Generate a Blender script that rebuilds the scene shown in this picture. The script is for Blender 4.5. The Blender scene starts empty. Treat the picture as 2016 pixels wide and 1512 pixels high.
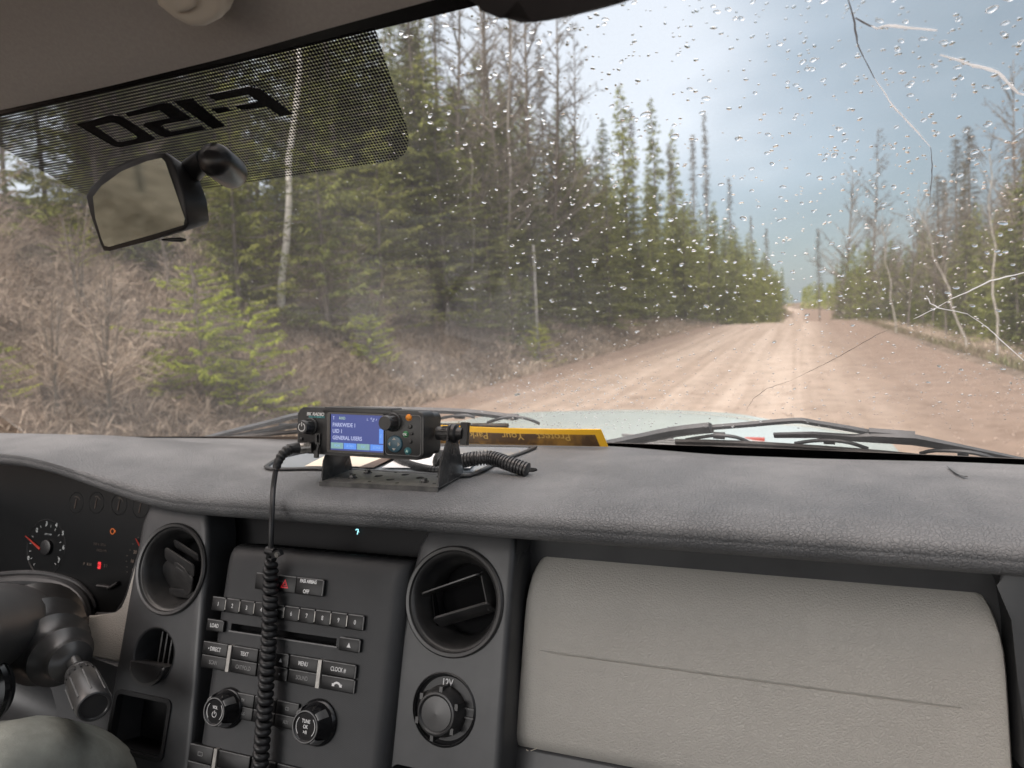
import bpy, bmesh, math, random
import numpy as np
from mathutils import Vector, Matrix, noise
R = math.radians
sc = bpy.context.scene
COL = sc.collection
random.seed(7); RNG = np.random.default_rng(11)

# ------------------------------------------------------------------ camera
# origin = the eye of the passenger; X = right of the truck, Y = forward, Z = up (road surface at z = -1.72)
FPX = 1400.0
_v = lambda *a: Vector(a)
_f = _v(562, 164, 1400).normalized()
_r = _v(3499, 44, -1400); _r = (_r - _f*_r.dot(_f)).normalized()
_u = _r.cross(_f)
if _u.y < 0: _u = -_u
MC = Matrix((_r, _f, _u))                      # picture axes (x, y up, z forward) -> truck axes
cam = bpy.data.cameras.new('camera'); camo = bpy.data.objects.new('camera', cam); COL.objects.link(camo)
cr = MC @ _v(1, 0, 0); cu_ = MC @ _v(0, 1, 0); cf = MC @ _v(0, 0, 1)
camo.matrix_world = Matrix(((cr.x, cu_.x, -cf.x, 0), (cr.y, cu_.y, -cf.y, 0), (cr.z, cu_.z, -cf.z, 0), (0, 0, 0, 1)))
cam.sensor_width = 36; cam.lens = 36*FPX/2016; cam.clip_start = 0.02; cam.clip_end = 4000
cam.dof.use_dof = True; cam.dof.focus_distance = 0.86; cam.dof.aperture_fstop = 6.6
sc.camera = camo

# ------------------------------------------------------------------ world, sun, exposure
sc.view_settings.view_transform = 'Standard'; sc.view_settings.look = 'None'
sc.view_settings.gamma = 1; sc.view_settings.exposure = 0.42
sc.render.engine = 'CYCLES'
sc.cycles.max_bounces = 10; sc.cycles.transparent_max_bounces = 24; sc.cycles.transmission_bounces = 8
sc.cycles.diffuse_bounces = 4; sc.cycles.glossy_bounces = 4
sc.cycles.caustics_reflective = False; sc.cycles.caustics_refractive = False
sc.cycles.use_denoising = True
SUN_EL, SUN_AZ = R(22), R(-163)
W = bpy.data.worlds.new('World'); sc.world = W; W.use_nodes = True
nt = W.node_tree; nt.nodes.clear()
def N(nt, t, **k):
    n = nt.nodes.new(t)
    for a, b in k.items():
        if a.startswith('i_'):
            key = a[2:]; key = int(key) if key.isdigit() else key.replace('_', ' ')
            n.inputs[key].default_value = b
        else: setattr(n, a, b)
    return n
def ramp(nt, fac, stops, interp='LINEAR'):
    r = nt.nodes.new('ShaderNodeValToRGB'); r.color_ramp.interpolation = interp
    e = r.color_ramp.elements
    while len(e) < len(stops): e.new(0.5)
    for el, (p, c) in zip(e, stops):
        el.position = p; el.color = (c[0], c[1], c[2], 1) if hasattr(c, '__len__') else (c, c, c, 1)
    nt.links.new(fac, r.inputs[0]); return r.outputs[0]
def mth(nt, op, a, b=None, c=None, clamp=False):
    n = nt.nodes.new('ShaderNodeMath'); n.operation = op; n.use_clamp = clamp
    for i, v in enumerate((a, b, c)):
        if v is None: continue
        if isinstance(v, (int, float)): n.inputs[i].default_value = v
        else: nt.links.new(v, n.inputs[i])
    return n.outputs[0]
def mixc(nt, fac, a, b, mode='MIX'):
    n = nt.nodes.new('ShaderNodeMix'); n.data_type = 'RGBA'; n.blend_type = mode
    for idx, v in ((0, fac), (6, a), (7, b)):
        if isinstance(v, (int, float)): n.inputs[idx].default_value = v
        elif isinstance(v, tuple): n.inputs[idx].default_value = (v[0], v[1], v[2], 1)
        else: nt.links.new(v, n.inputs[idx])
    return n.outputs[2]
tc = N(nt, 'ShaderNodeTexCoord')
sky = N(nt, 'ShaderNodeTexSky', sky_type='NISHITA', sun_disc=False, sun_elevation=SUN_EL, sun_rotation=SUN_AZ)
bgs = N(nt, 'ShaderNodeBackground', i_Strength=0.02); nt.links.new(sky.outputs[0], bgs.inputs[0])
mp = N(nt, 'ShaderNodeMapping'); mp.inputs['Scale'].default_value = (1.0, 1.0, 2.6)
nt.links.new(tc.outputs['Generated'], mp.inputs[0])
nz = N(nt, 'ShaderNodeTexNoise', i_Scale=1.7, i_Detail=4.0, i_Roughness=0.5); nt.links.new(mp.outputs[0], nz.inputs['Vector'])
sep = N(nt, 'ShaderNodeSeparateXYZ'); nt.links.new(tc.outputs['Generated'], sep.inputs[0])
# brighter towards upper left of the road, bluish grey low and right
lean = mth(nt, 'MULTIPLY_ADD', sep.outputs[0], -1.1, mth(nt, 'MULTIPLY_ADD', sep.outputs[2], 0.85, -0.0))
f1 = mth(nt, 'ADD', mth(nt, 'MULTIPLY_ADD', nz.outputs[0], 1.15, -0.42), lean)
ccol = ramp(nt, f1, [(0.0, (0.195, 0.225, 0.265)), (0.25, (0.25, 0.295, 0.335)), (0.5, (0.36, 0.415, 0.475)), (0.78, (0.68, 0.71, 0.77))])
zen = ramp(nt, sep.outputs[2], [(0.0, 1.0), (0.42, 1.0), (0.75, (3.3, 2.95, 2.7)), (1.0, (3.9, 3.5, 3.2))])
zz = N(nt, 'ShaderNodeMix'); zz.data_type = 'RGBA'; zz.blend_type = 'MULTIPLY'; zz.inputs[0].default_value = 1
nt.links.new(ccol, zz.inputs[6]); nt.links.new(zen, zz.inputs[7])
back = ramp(nt, mth(nt, 'MULTIPLY_ADD', sep.outputs[1], -0.5, 0.5), [(0.0, 1.0), (0.42, 1.0), (0.62, (2.35, 2.1, 1.9)), (1.0, (3.0, 2.65, 2.4))])   # extra sky brightness added behind the truck to light the cab interior
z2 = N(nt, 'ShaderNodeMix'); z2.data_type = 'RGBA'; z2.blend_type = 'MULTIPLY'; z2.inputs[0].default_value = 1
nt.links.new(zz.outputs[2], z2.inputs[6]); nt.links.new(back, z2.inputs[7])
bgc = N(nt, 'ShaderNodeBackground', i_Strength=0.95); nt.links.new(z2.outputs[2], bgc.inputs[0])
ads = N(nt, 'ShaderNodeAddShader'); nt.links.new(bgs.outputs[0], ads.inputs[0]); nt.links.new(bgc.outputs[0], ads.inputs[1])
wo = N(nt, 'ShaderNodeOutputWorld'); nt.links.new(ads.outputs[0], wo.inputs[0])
sl = bpy.data.lights.new('sun', 'SUN'); sl.energy = 1.3; sl.angle = R(25); sl.color = (1, 0.98, 0.96)
so = bpy.data.objects.new('sun', sl); COL.objects.link(so)
so.rotation_euler = (R(90)-SUN_EL, 0, -SUN_AZ + R(180))
_d = _v(math.sin(SUN_AZ)*math.cos(SUN_EL), math.cos(SUN_AZ)*math.cos(SUN_EL), math.sin(SUN_EL))
so.rotation_euler = _d.to_track_quat('Z', 'Y').to_euler()

# ------------------------------------------------------------------ geometry helpers
def ray(px, py): return MC @ _v((px-1008)/FPX, (756-py)/FPX, 1)
def onY(px, py, Y): r = ray(px, py); return r*(Y/r.y)
def onZ(px, py, Z): r = ray(px, py); return r*(Z/r.z)
class Plane:
    def __init__(s, O, n, up=(0, 0, 1)):
        s.O = Vector(O); s.n = Vector(n).normalized(); u = Vector(up)
        s.y = (u - s.n*u.dot(s.n)).normalized(); s.x = s.y.cross(s.n)
    def loc(s, px, py, off=0):
        r = ray(px, py); o = s.O + s.n*off; q = r*(o.dot(s.n)/r.dot(s.n)) - o
        return q.dot(s.x), q.dot(s.y)
    def mat(s, x=0, y=0, off=0, rot=0):
        p = s.O + s.x*x + s.y*y + s.n*off
        m = Matrix(((s.x.x, s.y.x, s.n.x, p.x), (s.x.y, s.y.y, s.n.y, p.y), (s.x.z, s.y.z, s.n.z, p.z), (0, 0, 0, 1)))
        return m @ Matrix.Rotation(rot, 4, 'Z') if rot else m
    def mpx(s, px, py, off=0, rot=0):
        x, y = s.loc(px, py, off); return s.mat(x, y, off, rot)
I4 = Matrix.Identity(4)
def frame(p, z, up=(0, 0, 1)):
    pl = Plane(p, z, up); return pl.mat()
BASE = {}
class G:
    def __init__(s): s.bm = bmesh.new()
    def _add(s, verts, faces, M=I4):
        vs = [s.bm.verts.new(M @ Vector(v)) for v in verts]; fs = []
        for f in faces:
            try: fs.append(s.bm.faces.new([vs[i] for i in f]))
            except ValueError: pass
        return vs, fs
    def _bev(s, fs, w, seg=2, ang=0.5):
        es = set()
        for f in fs:
            for e in f.edges:
                if len(e.link_faces) == 2 and e.calc_face_angle(0) > ang: es.add(e)
        if es: bmesh.ops.bevel(s.bm, geom=list(es), offset=w, segments=seg, profile=0.5, affect='EDGES', clamp_overlap=True)
    def box(s, c, d, M=I4, bev=0, seg=2):
        x, y, z = d[0]/2, d[1]/2, d[2]/2; C = Vector(c)
        v = [C+Vector((a*x, b*y, e*z)) for e in (-1, 1) for b in (-1, 1) for a in (-1, 1)]
        _, fs = s._add(v, [(0, 2, 3, 1), (4, 5, 7, 6), (0, 1, 5, 4), (2, 6, 7, 3), (0, 4, 6, 2), (1, 3, 7, 5)], M)
        if bev: s._bev(fs, bev, seg)
        return s
    def prism(s, pts, z0, z1, M=I4, bev=0, seg=2, top=None, topshift=(0, 0)):
        a = sum(pts[i][0]*pts[(i+1) % len(pts)][1]-pts[(i+1) % len(pts)][0]*pts[i][1] for i in range(len(pts)))
        if a < 0: pts = pts[::-1]
        n = len(pts); tp = pts
        if top: cx = sum(p[0] for p in pts)/n; cy = sum(p[1] for p in pts)/n; tp = [(cx+(p[0]-cx)*top, cy+(p[1]-cy)*top) for p in pts]
        v = [(p[0], p[1], z0) for p in pts]+[(p[0]+topshift[0], p[1]+topshift[1], z1) for p in tp]
        f = [tuple(range(n-1, -1, -1)), tuple(range(n, 2*n))]+[(i, (i+1) % n, n+(i+1) % n, n+i) for i in range(n)]
        _, fs = s._add(v, f, M)
        if bev:
            es = [e for e in fs[1].edges]
            bmesh.ops.bevel(s.bm, geom=es, offset=bev, segments=seg, profile=0.5, affect='EDGES', clamp_overlap=True)
        return s
    def ring(s, outer, inner, z0, z1, M=I4):
        n = len(outer)
        v = [(p[0], p[1], z) for z in (z0, z1) for ps in (outer, inner) for p in ps]
        f = []
        for i in range(n):
            j = (i+1) % n
            f += [(2*n+i, 2*n+j, 3*n+j, 3*n+i), (i, j, 2*n+j, 2*n+i), (n+j, n+i, 3*n+i, 3*n+j), (j, i, n+i, n+j)]
        s._add(v, f, M); return s
    def lathe(s, prof, M=I4, seg=32, a0=0, a1=2*math.pi, sx=1, sy=1):
        full = abs(a1-a0-2*math.pi) < 1e-6; k = seg if full else seg+1
        v = []
        for r, z in prof:
            for i in range(k):
                a = a0+(a1-a0)*i/seg; v.append((r*math.cos(a)*sx, r*math.sin(a)*sy, z))
        f = []
        for j in range(len(prof)-1):
            for i in range(seg):
                i2 = (i+1) % k; f.append((j*k+i, j*k+i2, (j+1)*k+i2, (j+1)*k+i))
        s._add(v, f, M)
        return s
    def cyl(s, r, z0, z1, M=I4, seg=24, bev=0, r1=None):
        r1 = r if r1 is None else r1
        p = [(1e-5, z0), (r, z0), (r1, z1-bev), (r1-bev*0.3, z1-bev*0.3), (r1-bev, z1), (1e-5, z1)] if bev else [(1e-5, z0), (r, z0), (r1, z1), (1e-5, z1)]
        return s.lathe(p, M, seg)
    def tube(s, path, r, seg=8, up=None, sx=1.0, flat=1.0):
        P = [Vector(p) for p in path]; n = len(P); v = []; prev = None
        for i, p in enumerate(P):
            t = (P[min(i+1, n-1)]-P[max(i-1, 0)]).normalized()
            if prev is None:
                a = Vector(up) if up else (Vector((0, 0, 1)) if abs(t.z) < .9 else Vector((1, 0, 0)))
            else: a = prev
            a = (a - t*a.dot(t)).normalized(); prev = a; b = t.cross(a)
            rr = r[i] if hasattr(r, '__len__') else r
            for k in range(seg):
                c = 2*math.pi*k/seg; v.append(p+a*(math.cos(c)*rr*flat)+b*(math.sin(c)*rr*sx))
        f = [(i*seg+k, i*seg+(k+1) % seg, (i+1)*seg+(k+1) % seg, (i+1)*seg+k) for i in range(n-1) for k in range(seg)]
        f += [tuple(range(seg-1, -1, -1)), tuple((n-1)*seg+k for k in range(seg))]
        s._add(v, f); return s
    def sheet(s, fn, us, vs, thick=None, uv=False, flip=False):
        """fn(u,v)->point; thick=vector function or constant Vector gives a closed slab"""
        nu, nv = len(us), len(vs); v = [Vector(fn(a, b)) for b in vs for a in us]
        f = [(j*nu+i, j*nu+i+1, (j+1)*nu+i+1, (j+1)*nu+i) for j in range(nv-1) for i in range(nu-1)]
        if flip: f = [q[::-1] for q in f]
        if thick is not None:
            T = Vector(thick); m = len(v); v = v+[p+T for p in v]
            f2 = [tuple(x+m for x in q[::-1]) for q in f]; ed = []
            loop = [i for i in range(nu)]+[j*nu+nu-1 for j in range(1, nv)]+[(nv-1)*nu+i for i in range(nu-2, -1, -1)]+[j*nu for j in range(nv-2, 0, -1)]
            for a in range(len(loop)):
                b = (a+1) % len(loop); q = (loop[b], loop[a], loop[a]+m, loop[b]+m); ed.append(q[::-1] if flip else q)
            f = f+f2+ed
        vv, ff = s._add(v, f)
        if uv:
            L = s.bm.loops.layers.uv.verify()
            grid = [(a, b) for b in vs for a in us]; idx = {x: i for i, x in enumerate(vv)}
            for q in ff:
                for l in q.loops: l[L].uv = grid[idx[l.vert] % len(grid)]
        return s
    def mesh(s, me, M=I4):
        b2 = bmesh.new(); b2.from_mesh(me); b2.transform(M)
        t = bpy.data.meshes.new('t'); b2.to_mesh(t); b2.free(); s.bm.from_mesh(t); bpy.data.meshes.remove(t); return s
    def text(s, txt, size, M, ext=0.0002, ax='CENTER', sx=1.0, bold=0.0, shear=0.0):
        cu = bpy.data.curves.new('t', 'FONT'); cu.body = txt; cu.size = size; cu.align_x = ax; cu.align_y = 'CENTER'
        cu.extrude = ext; cu.offset = bold; cu.shear = shear; cu.resolution_u = 3
        o = bpy.data.objects.new('t', cu); COL.objects.link(o)
        me = bpy.data.meshes.new_from_object(o.evaluated_get(bpy.context.evaluated_depsgraph_get()))
        s.mesh(me, M @ Matrix.Diagonal((sx, 1, 1, 1)))
        bpy.data.objects.remove(o); bpy.data.curves.remove(cu); bpy.data.meshes.remove(me); return s
    def build(s, name, mat, parent=None, ang=35, recalc=True, loc=None):
        if recalc: bmesh.ops.recalc_face_normals(s.bm, faces=s.bm.faces)
        b = BASE.get(parent.name) if parent else None
        if b is None: b = Vector(loc) if loc is not None else Vector((0, 0, 0))
        if b.length: s.bm.transform(Matrix.Translation(-b))
        me = bpy.data.meshes.new(name); s.bm.to_mesh(me); s.bm.free()
        return link_mesh(name, me, mat, parent, b, ang)
def link_mesh(name, me, mat, parent=None, b=None, ang=35):
    if mat: me.materials.append(mat)
    if ang:
        me.polygons.foreach_set('use_smooth', [True]*len(me.polygons))
        try: me.set_sharp_from_angle(angle=R(ang))
        except Exception: pass
    o = bpy.data.objects.new(name, me); COL.objects.link(o)
    if parent: o.parent = parent
    elif b is not None: o.location = b
    BASE[o.name] = Vector(b) if b is not None else Vector((0, 0, 0))
    return o
def tag(o, label=None, cat=None, group=None, kind=None):
    if label: o['label'] = label
    if cat: o['category'] = cat
    if group: o['group'] = group
    if kind: o['kind'] = kind
    return o
def thing(name, loc, label, cat, group=None):
    o = bpy.data.objects.new(name, None); o.empty_display_size = 0.05; COL.objects.link(o)
    o.location = loc; BASE[o.name] = Vector(loc); return tag(o, label, cat, group)
def dup(root, loc=None, rotz=None, scale=None):
    r = root.copy(); COL.objects.link(r)
    if loc is not None: r.location = loc
    if rotz is not None: r.rotation_euler = (0, 0, rotz)
    if scale is not None: r.scale = (scale,)*3 if not hasattr(scale, '__len__') else scale
    for ch in list(root.children):
        c = ch.copy(); COL.objects.link(c); c.parent = r
        for g in ch.children:
            d = g.copy(); COL.objects.link(d); d.parent = c
    return r
def rrect(x0, y0, x1, y1, r=0.002, n=4):
    pts = []
    for cx, cy, a in ((x1-r, y1-r, 0), (x0+r, y1-r, 90), (x0+r, y0+r, 180), (x1-r, y0+r, 270)):
        for k in range(n+1):
            t = R(a+90*k/n); pts.append((cx+r*math.cos(t), cy+r*math.sin(t)))
    return pts
def lerp_path(pts, n=8):
    """Catmull-Rom through points"""
    P = [Vector(p) for p in pts]; out = []
    for i in range(len(P)-1):
        a = P[max(i-1, 0)]; b = P[i]; c = P[i+1]; d = P[min(i+2, len(P)-1)]
        for k in range(n):
            t = k/n; out.append(0.5*((2*b)+(c-a)*t+(2*a-5*b+4*c-d)*t*t+(3*b-a-3*c+d)*t**3))
    out.append(P[-1]); return out
def sstep(a, b, x):
    t = min(1, max(0, (x-a)/(b-a))); return t*t*(3-2*t)

# ------------------------------------------------------------------ materials
def mat(name, col, rough=0.5, metal=0.0, var=0.0, vscale=6.0, bump=None, spec=0.5, emis=None, es=0.0, col2=None, cscale=None, coat=0.0, vdetail=4.0, rvar=0.0, stops=(0.35, 0.7)):
    m = bpy.data.materials.new(name); m.use_nodes = True; nt = m.node_tree
    p = nt.nodes['Principled BSDF']; p.inputs['Base Color'].default_value = (*col, 1)
    p.inputs['Roughness'].default_value = rough; p.inputs['Metallic'].default_value = metal
    p.inputs['Specular IOR Level'].default_value = spec
    if coat: p.inputs['Coat Weight'].default_value = coat; p.inputs['Coat Roughness'].default_value = 0.08
    if emis: p.inputs['Emission Color'].default_value = (*emis, 1); p.inputs['Emission Strength'].default_value = es
    t = N(nt, 'ShaderNodeTexCoord')
    if var or col2:
        n = N(nt, 'ShaderNodeTexNoise', i_Scale=vscale, i_Detail=vdetail, i_Roughness=0.6); nt.links.new(t.outputs['Object'], n.inputs['Vector'])
        c2 = col2 or tuple(min(1, c*(1+var)) for c in col); c1 = col if col2 else tuple(c*(1-var) for c in col)
        nt.links.new(ramp(nt, n.outputs[0], [(stops[0], c1), (stops[1], c2)]), p.inputs['Base Color'])
        if rvar:
            nt.links.new(mth(nt, 'MULTIPLY_ADD', n.outputs[0], rvar, rough-rvar/2), p.inputs['Roughness'])
    if bump:
        kind, s, st, dist = bump
        b = N(nt, 'ShaderNodeBump', i_Strength=st, i_Distance=dist)
        if kind == 'leather':
            n2 = N(nt, 'ShaderNodeTexNoise', i_Scale=s*0.6, i_Detail=2.0); nt.links.new(t.outputs['Object'], n2.inputs['Vector'])
            vm = N(nt, 'ShaderNodeVectorMath', operation='MULTIPLY_ADD'); vm.inputs[1].default_value = (0.006,)*3
            nt.links.new(n2.outputs['Color'], vm.inputs[0]); nt.links.new(t.outputs['Object'], vm.inputs[2])
            v = N(nt, 'ShaderNodeTexVoronoi', feature='DISTANCE_TO_EDGE', i_Scale=s); nt.links.new(vm.outputs[0], v.inputs['Vector'])
            h = ramp(nt, v.outputs[0], [(0.0, 0.0), (0.13, 0.75), (0.4, 1.0)])
        elif kind == 'weave':
            w1 = N(nt, 'ShaderNodeTexWave', i_Scale=s); w1.bands_direction = 'DIAGONAL'; nt.links.new(t.outputs['Object'], w1.inputs['Vector']); h = w1.outputs[0]
        else:
            n2 = N(nt, 'ShaderNodeTexNoise', i_Scale=s, i_Detail=5.0, i_Roughness=0.65); nt.links.new(t.outputs['Object'], n2.inputs['Vector']); h = n2.outputs[0]
        nt.links.new(h, b.inputs['Height']); nt.links.new(b.outputs[0], p.inputs['Normal'])
    return m
M = {}
M['pad'] = mat('dash pad grain', (0.108, 0.110, 0.114), 0.5, col2=(0.20, 0.20, 0.203), vscale=5.5, rvar=0.25, bump=('leather', 230, 0.75, 0.0010), spec=0.4, stops=(0.4, 0.75))
M['glove'] = mat('warm grey grain', (0.37, 0.355, 0.325), 0.5, var=0.05, vscale=5, bump=('leather', 300, 0.6, 0.0007), spec=0.4)
M['beige'] = M['glove']
M['trim'] = mat('charcoal trim', (0.028, 0.029, 0.031), 0.42, col2=(0.045, 0.046, 0.048), vscale=14, bump=('noise', 900, 0.15, 0.0004), spec=0.45)
M['dark'] = mat('black plastic', (0.012, 0.012, 0.013), 0.42, var=0.3, vscale=20, spec=0.4)
M['recess'] = mat('matte black recess', (0.004, 0.004, 0.0045), 0.8, spec=0.1)
M['face'] = mat('stereo face', (0.021, 0.022, 0.024), 0.5, col2=(0.033, 0.034, 0.036), vscale=10, bump=('weave', 260, 0.35, 0.0005), spec=0.4)
M['button'] = mat('button black', (0.007, 0.007, 0.0075), 0.42, var=0.4, vscale=60, spec=0.25)
M['edge'] = mat('button edge grey', (0.12, 0.12, 0.12), 0.4, var=0.3, vscale=60)
M['silver'] = mat('satin silver', (0.34, 0.33, 0.31), 0.35, metal=0.4, var=0.2, vscale=80)
M['legend'] = mat('white legend', (0.62, 0.62, 0.62), 0.6)
M['legdim'] = mat('dim legend', (0.19, 0.19, 0.19), 0.6)
M['vent'] = mat('vent plastic', (0.018, 0.018, 0.019), 0.38, col2=(0.040, 0.039, 0.038), vscale=30, spec=0.5)
M['gloss'] = mat('gloss black', (0.010, 0.010, 0.011), 0.18, spec=0.5)
M['rubber'] = mat('cord rubber', (0.016, 0.016, 0.017), 0.42, var=0.2, vscale=60, spec=0.4)
M['plate'] = mat('sky sheen bracket plate', (0.06, 0.06, 0.06), 0.3, col2=(0.14, 0.138, 0.133), vscale=60)  # lighter base colour stands in for sky reflected off the plate
M['conduit'] = mat('conduit', (0.035, 0.035, 0.037), 0.38, var=0.3, vscale=50)
M['radio'] = mat('radio shell', (0.016, 0.016, 0.017), 0.4, col2=(0.028, 0.028, 0.028), vscale=60, bump=('noise', 1400, 0.1, 0.0003))
M['bracket'] = mat('painted steel', (0.035, 0.035, 0.036), 0.26, col2=(0.085, 0.084, 0.082), vscale=70, bump=('noise', 700, 0.15, 0.0003), stops=(0.5, 0.85))
M['head'] = mat('headliner fabric', (0.37, 0.362, 0.35), 0.95, var=0.05, vscale=300, bump=('noise', 1300, 0.2, 0.0005), spec=0.1)
M['hplast'] = mat('beige plastic', (0.56, 0.53, 0.46), 0.5, var=0.05)
M['visor'] = mat('dark cloth', (0.03, 0.028, 0.03), 0.9, var=0.2, vscale=40)
M['frit'] = mat('black frit', (0.004, 0.004, 0.0045), 0.25)
M['wiper'] = mat('wiper steel', (0.045, 0.052, 0.06), 0.4, var=0.3, vscale=30, spec=0.5)
M['blade'] = mat('wiper rubber', (0.015, 0.015, 0.016), 0.5, var=0.3, vscale=40)
M['paint'] = mat('hood paint', (0.50, 0.58, 0.57), 0.25, var=0.04, vscale=8, coat=0.6)
M['cowl'] = mat('cowl plastic', (0.02, 0.021, 0.022), 0.55, var=0.3, vscale=30)
M['trouser'] = mat('trouser cotton', (0.29, 0.295, 0.26), 0.9, var=0.14, vscale=28, bump=('noise', 420, 0.5, 0.0015), spec=0.15)
M['paper'] = mat('cream paper', (0.62, 0.55, 0.45), 0.7, var=0.05)
M['brownp'] = mat('brown card', (0.09, 0.06, 0.045), 0.6, var=0.2)
M['white'] = mat('white paper', (0.7, 0.7, 0.7), 0.6)
M['steel'] = mat('plated steel', (0.35, 0.34, 0.32), 0.35, metal=0.9, var=0.3, vscale=200)
M['mirror'] = mat('mirror silver', (0.68, 0.78, 0.72), 0.05, metal=1.0)
M['film'] = mat('film', (0.5, 0.5, 0.5), 0.5)
def emit(name, col, s, base=(0.01, 0.01, 0.01)): return mat(name, base, 0.3, emis=col, es=s)
# ------------------------------------------------------------------ outdoors: ground, road, trees
H0 = -1.72
def ss(a, b, x): t = np.clip((x-a)/(b-a), 0, 1); return t*t*(3-2*t)
def xc(y): y = np.asarray(y, float); return 6.0*np.sin(np.clip(y-150, 0, 330)/42.0)*ss(130, 190, y) - 0.00030*np.clip(y-300, 0, 400)**2
def basez(y): y = np.asarray(y, float); return H0 - 3.3*ss(60, 125, y) + 1.75*ss(150, 235, y)
def wob(x, y, s, k=0): return np.sin(x/s+1.3+k)*np.cos(y/s*0.83+0.7*k)+0.5*np.sin((x+y)/s*1.9+2.1*k)
def terr(x, y):
    x = np.asarray(x, float); y = np.asarray(y, float)
    u = x-xc(y); z = basez(y)
    fade = 1-0.62*ss(32, 85, y)
    dl = np.clip(-7.6-u, 0, None)
    prof = 0.50*np.clip(dl, 0, 4.2)+0.36*np.clip(dl-4.2, 0, 12)+0.12*np.clip(dl-16.2, 0, 60)
    prof = prof*fade - 0.22*np.exp(-((dl-0.5)/0.5)**2)*(dl > 0)
    dr = np.clip(u-4.3, 0, None)
    pr = -0.36*np.clip(dr, 0, 3.4)+0.02*np.clip(dr-3.4, 0, 80)
    rough = (0.05*wob(x, y, 0.9)+0.10*wob(x, y, 2.7, 2))*ss(0.2, 3, np.maximum(dl, dr))
    inroad = ((u > -7.6) & (u < 4.3))
    edge = np.minimum(u+7.6, 4.3-u)
    return z+prof+pr+rough-np.where(inroad, 0.10*np.clip(edge/0.6, 0, 1), 0)
def roadz(x, y):
    u = x-xc(y)
    rut = 0.02*np.sin(u*2.1+0.4*np.sin(y/9))+0.012*np.sin(u*5.3+y*0.05)
    berm = 0.07*np.exp(-((u-3.1)/0.5)**2)+0.06*np.exp(-((u+6.8)/0.6)**2)
    return basez(y)+rut*0.8+berm-0.012*(u+1.6)**2*0.12+0.01*wob(x, y, 0.8)
def npmesh(name, V, F):
    V = np.asarray(V, np.float32); F = np.asarray(F, np.int32); k = F.shape[1]
    me = bpy.data.meshes.new(name); me.vertices.add(len(V)); me.vertices.foreach_set('co', V.ravel())
    me.loops.add(F.size); me.loops.foreach_set('vertex_index', F.ravel())
    me.polygons.add(len(F)); me.polygons.foreach_set('loop_start', np.arange(0, F.size, k, dtype=np.int32))
    me.update(calc_edges=True); return me
def gridmesh(name, xs, ys, fz, m, kind='structure', shift=True):
    X, Y = np.meshgrid(xs, ys); 
    if shift: X = X+xc(Y)
    Z = fz(X, Y); V = np.stack([X, Y, Z], -1).reshape(-1, 3); nx, ny = len(xs), len(ys)
    I, J = np.meshgrid(np.arange(nx-1), np.arange(ny-1)); a = (J*nx+I).ravel()
    F = np.stack([a, a+1, a+nx+1, a+nx], -1)
    o = link_mesh(name, npmesh(name, V, F), m, None, None, ang=60); return tag(o, kind=kind)
def geo(t0, t1, n0, t2=None, n1=0):
    a = np.linspace(t0, t1, n0); return a if t2 is None else np.concatenate([a, np.geomspace(t1, t2, n1)[1:]])
# ground material: leaf litter and reddish soil
M['soil'] = mat('litter and soil', (0.085, 0.067, 0.052), 0.95, col2=(0.23, 0.185, 0.145), vscale=1.6, vdetail=12, bump=('noise', 14, 1.0, 0.05), spec=0.1)
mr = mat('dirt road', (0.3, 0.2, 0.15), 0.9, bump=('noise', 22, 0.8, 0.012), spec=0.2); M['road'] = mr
nt = mr.node_tree; P = nt.nodes['Principled BSDF']; t = N(nt, 'ShaderNodeTexCoord')
mp = N(nt, 'ShaderNodeMapping'); mp.inputs['Scale'].default_value = (1.5, 0.022, 1); nt.links.new(t.outputs['Object'], mp.inputs[0])
n1 = N(nt, 'ShaderNodeTexNoise', i_Scale=1.0, i_Detail=6.0, i_Roughness=0.6, i_Distortion=0.4); nt.links.new(mp.outputs[0], n1.inputs['Vector'])
n2 = N(nt, 'ShaderNodeTexNoise', i_Scale=2.5, i_Detail=10.0, i_Roughness=0.7); nt.links.new(t.outputs['Object'], n2.inputs['Vector'])
c1 = ramp(nt, n1.outputs[0], [(0.32, (0.215, 0.166, 0.128)), (0.5, (0.30, 0.243, 0.196)), (0.66, (0.38, 0.32, 0.266))])
c2 = ramp(nt, n2.outputs[0], [(0.3, (0.6, 0.56, 0.53)), (0.5, (0.9, 0.9, 0.9)), (0.75, (1.12, 1.1, 1.08))])
s = N(nt, 'ShaderNodeSeparateXYZ'); nt.links.new(t.outputs['Object'], s.inputs[0])
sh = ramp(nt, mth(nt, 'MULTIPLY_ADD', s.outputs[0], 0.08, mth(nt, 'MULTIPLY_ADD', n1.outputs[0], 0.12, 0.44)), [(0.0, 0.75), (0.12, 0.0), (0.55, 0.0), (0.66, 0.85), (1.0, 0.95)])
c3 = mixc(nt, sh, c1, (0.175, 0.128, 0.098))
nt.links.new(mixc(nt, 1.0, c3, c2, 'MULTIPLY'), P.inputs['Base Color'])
xs = np.concatenate([-np.geomspace(14, 260, 40)[::-1], np.arange(-13.6, -7.5, .4), np.array([-7.3, -7.0, -4, 0, 3.7, 4.0]), np.arange(4.3, 14, .4), np.geomspace(14.5, 260, 34)])
ys = np.concatenate([np.arange(-14, 40, 0.5), np.geomspace(40, 1500, 90)])
gridmesh('ground', xs, ys, terr, M['soil'])
xr = np.arange(-7.55, 4.3, 0.25); yr = np.concatenate([np.arange(-14, 40, 0.5), np.geomspace(40, 420, 110)])
gridmesh('dirt_road', xr, yr, roadz, mr)

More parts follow.
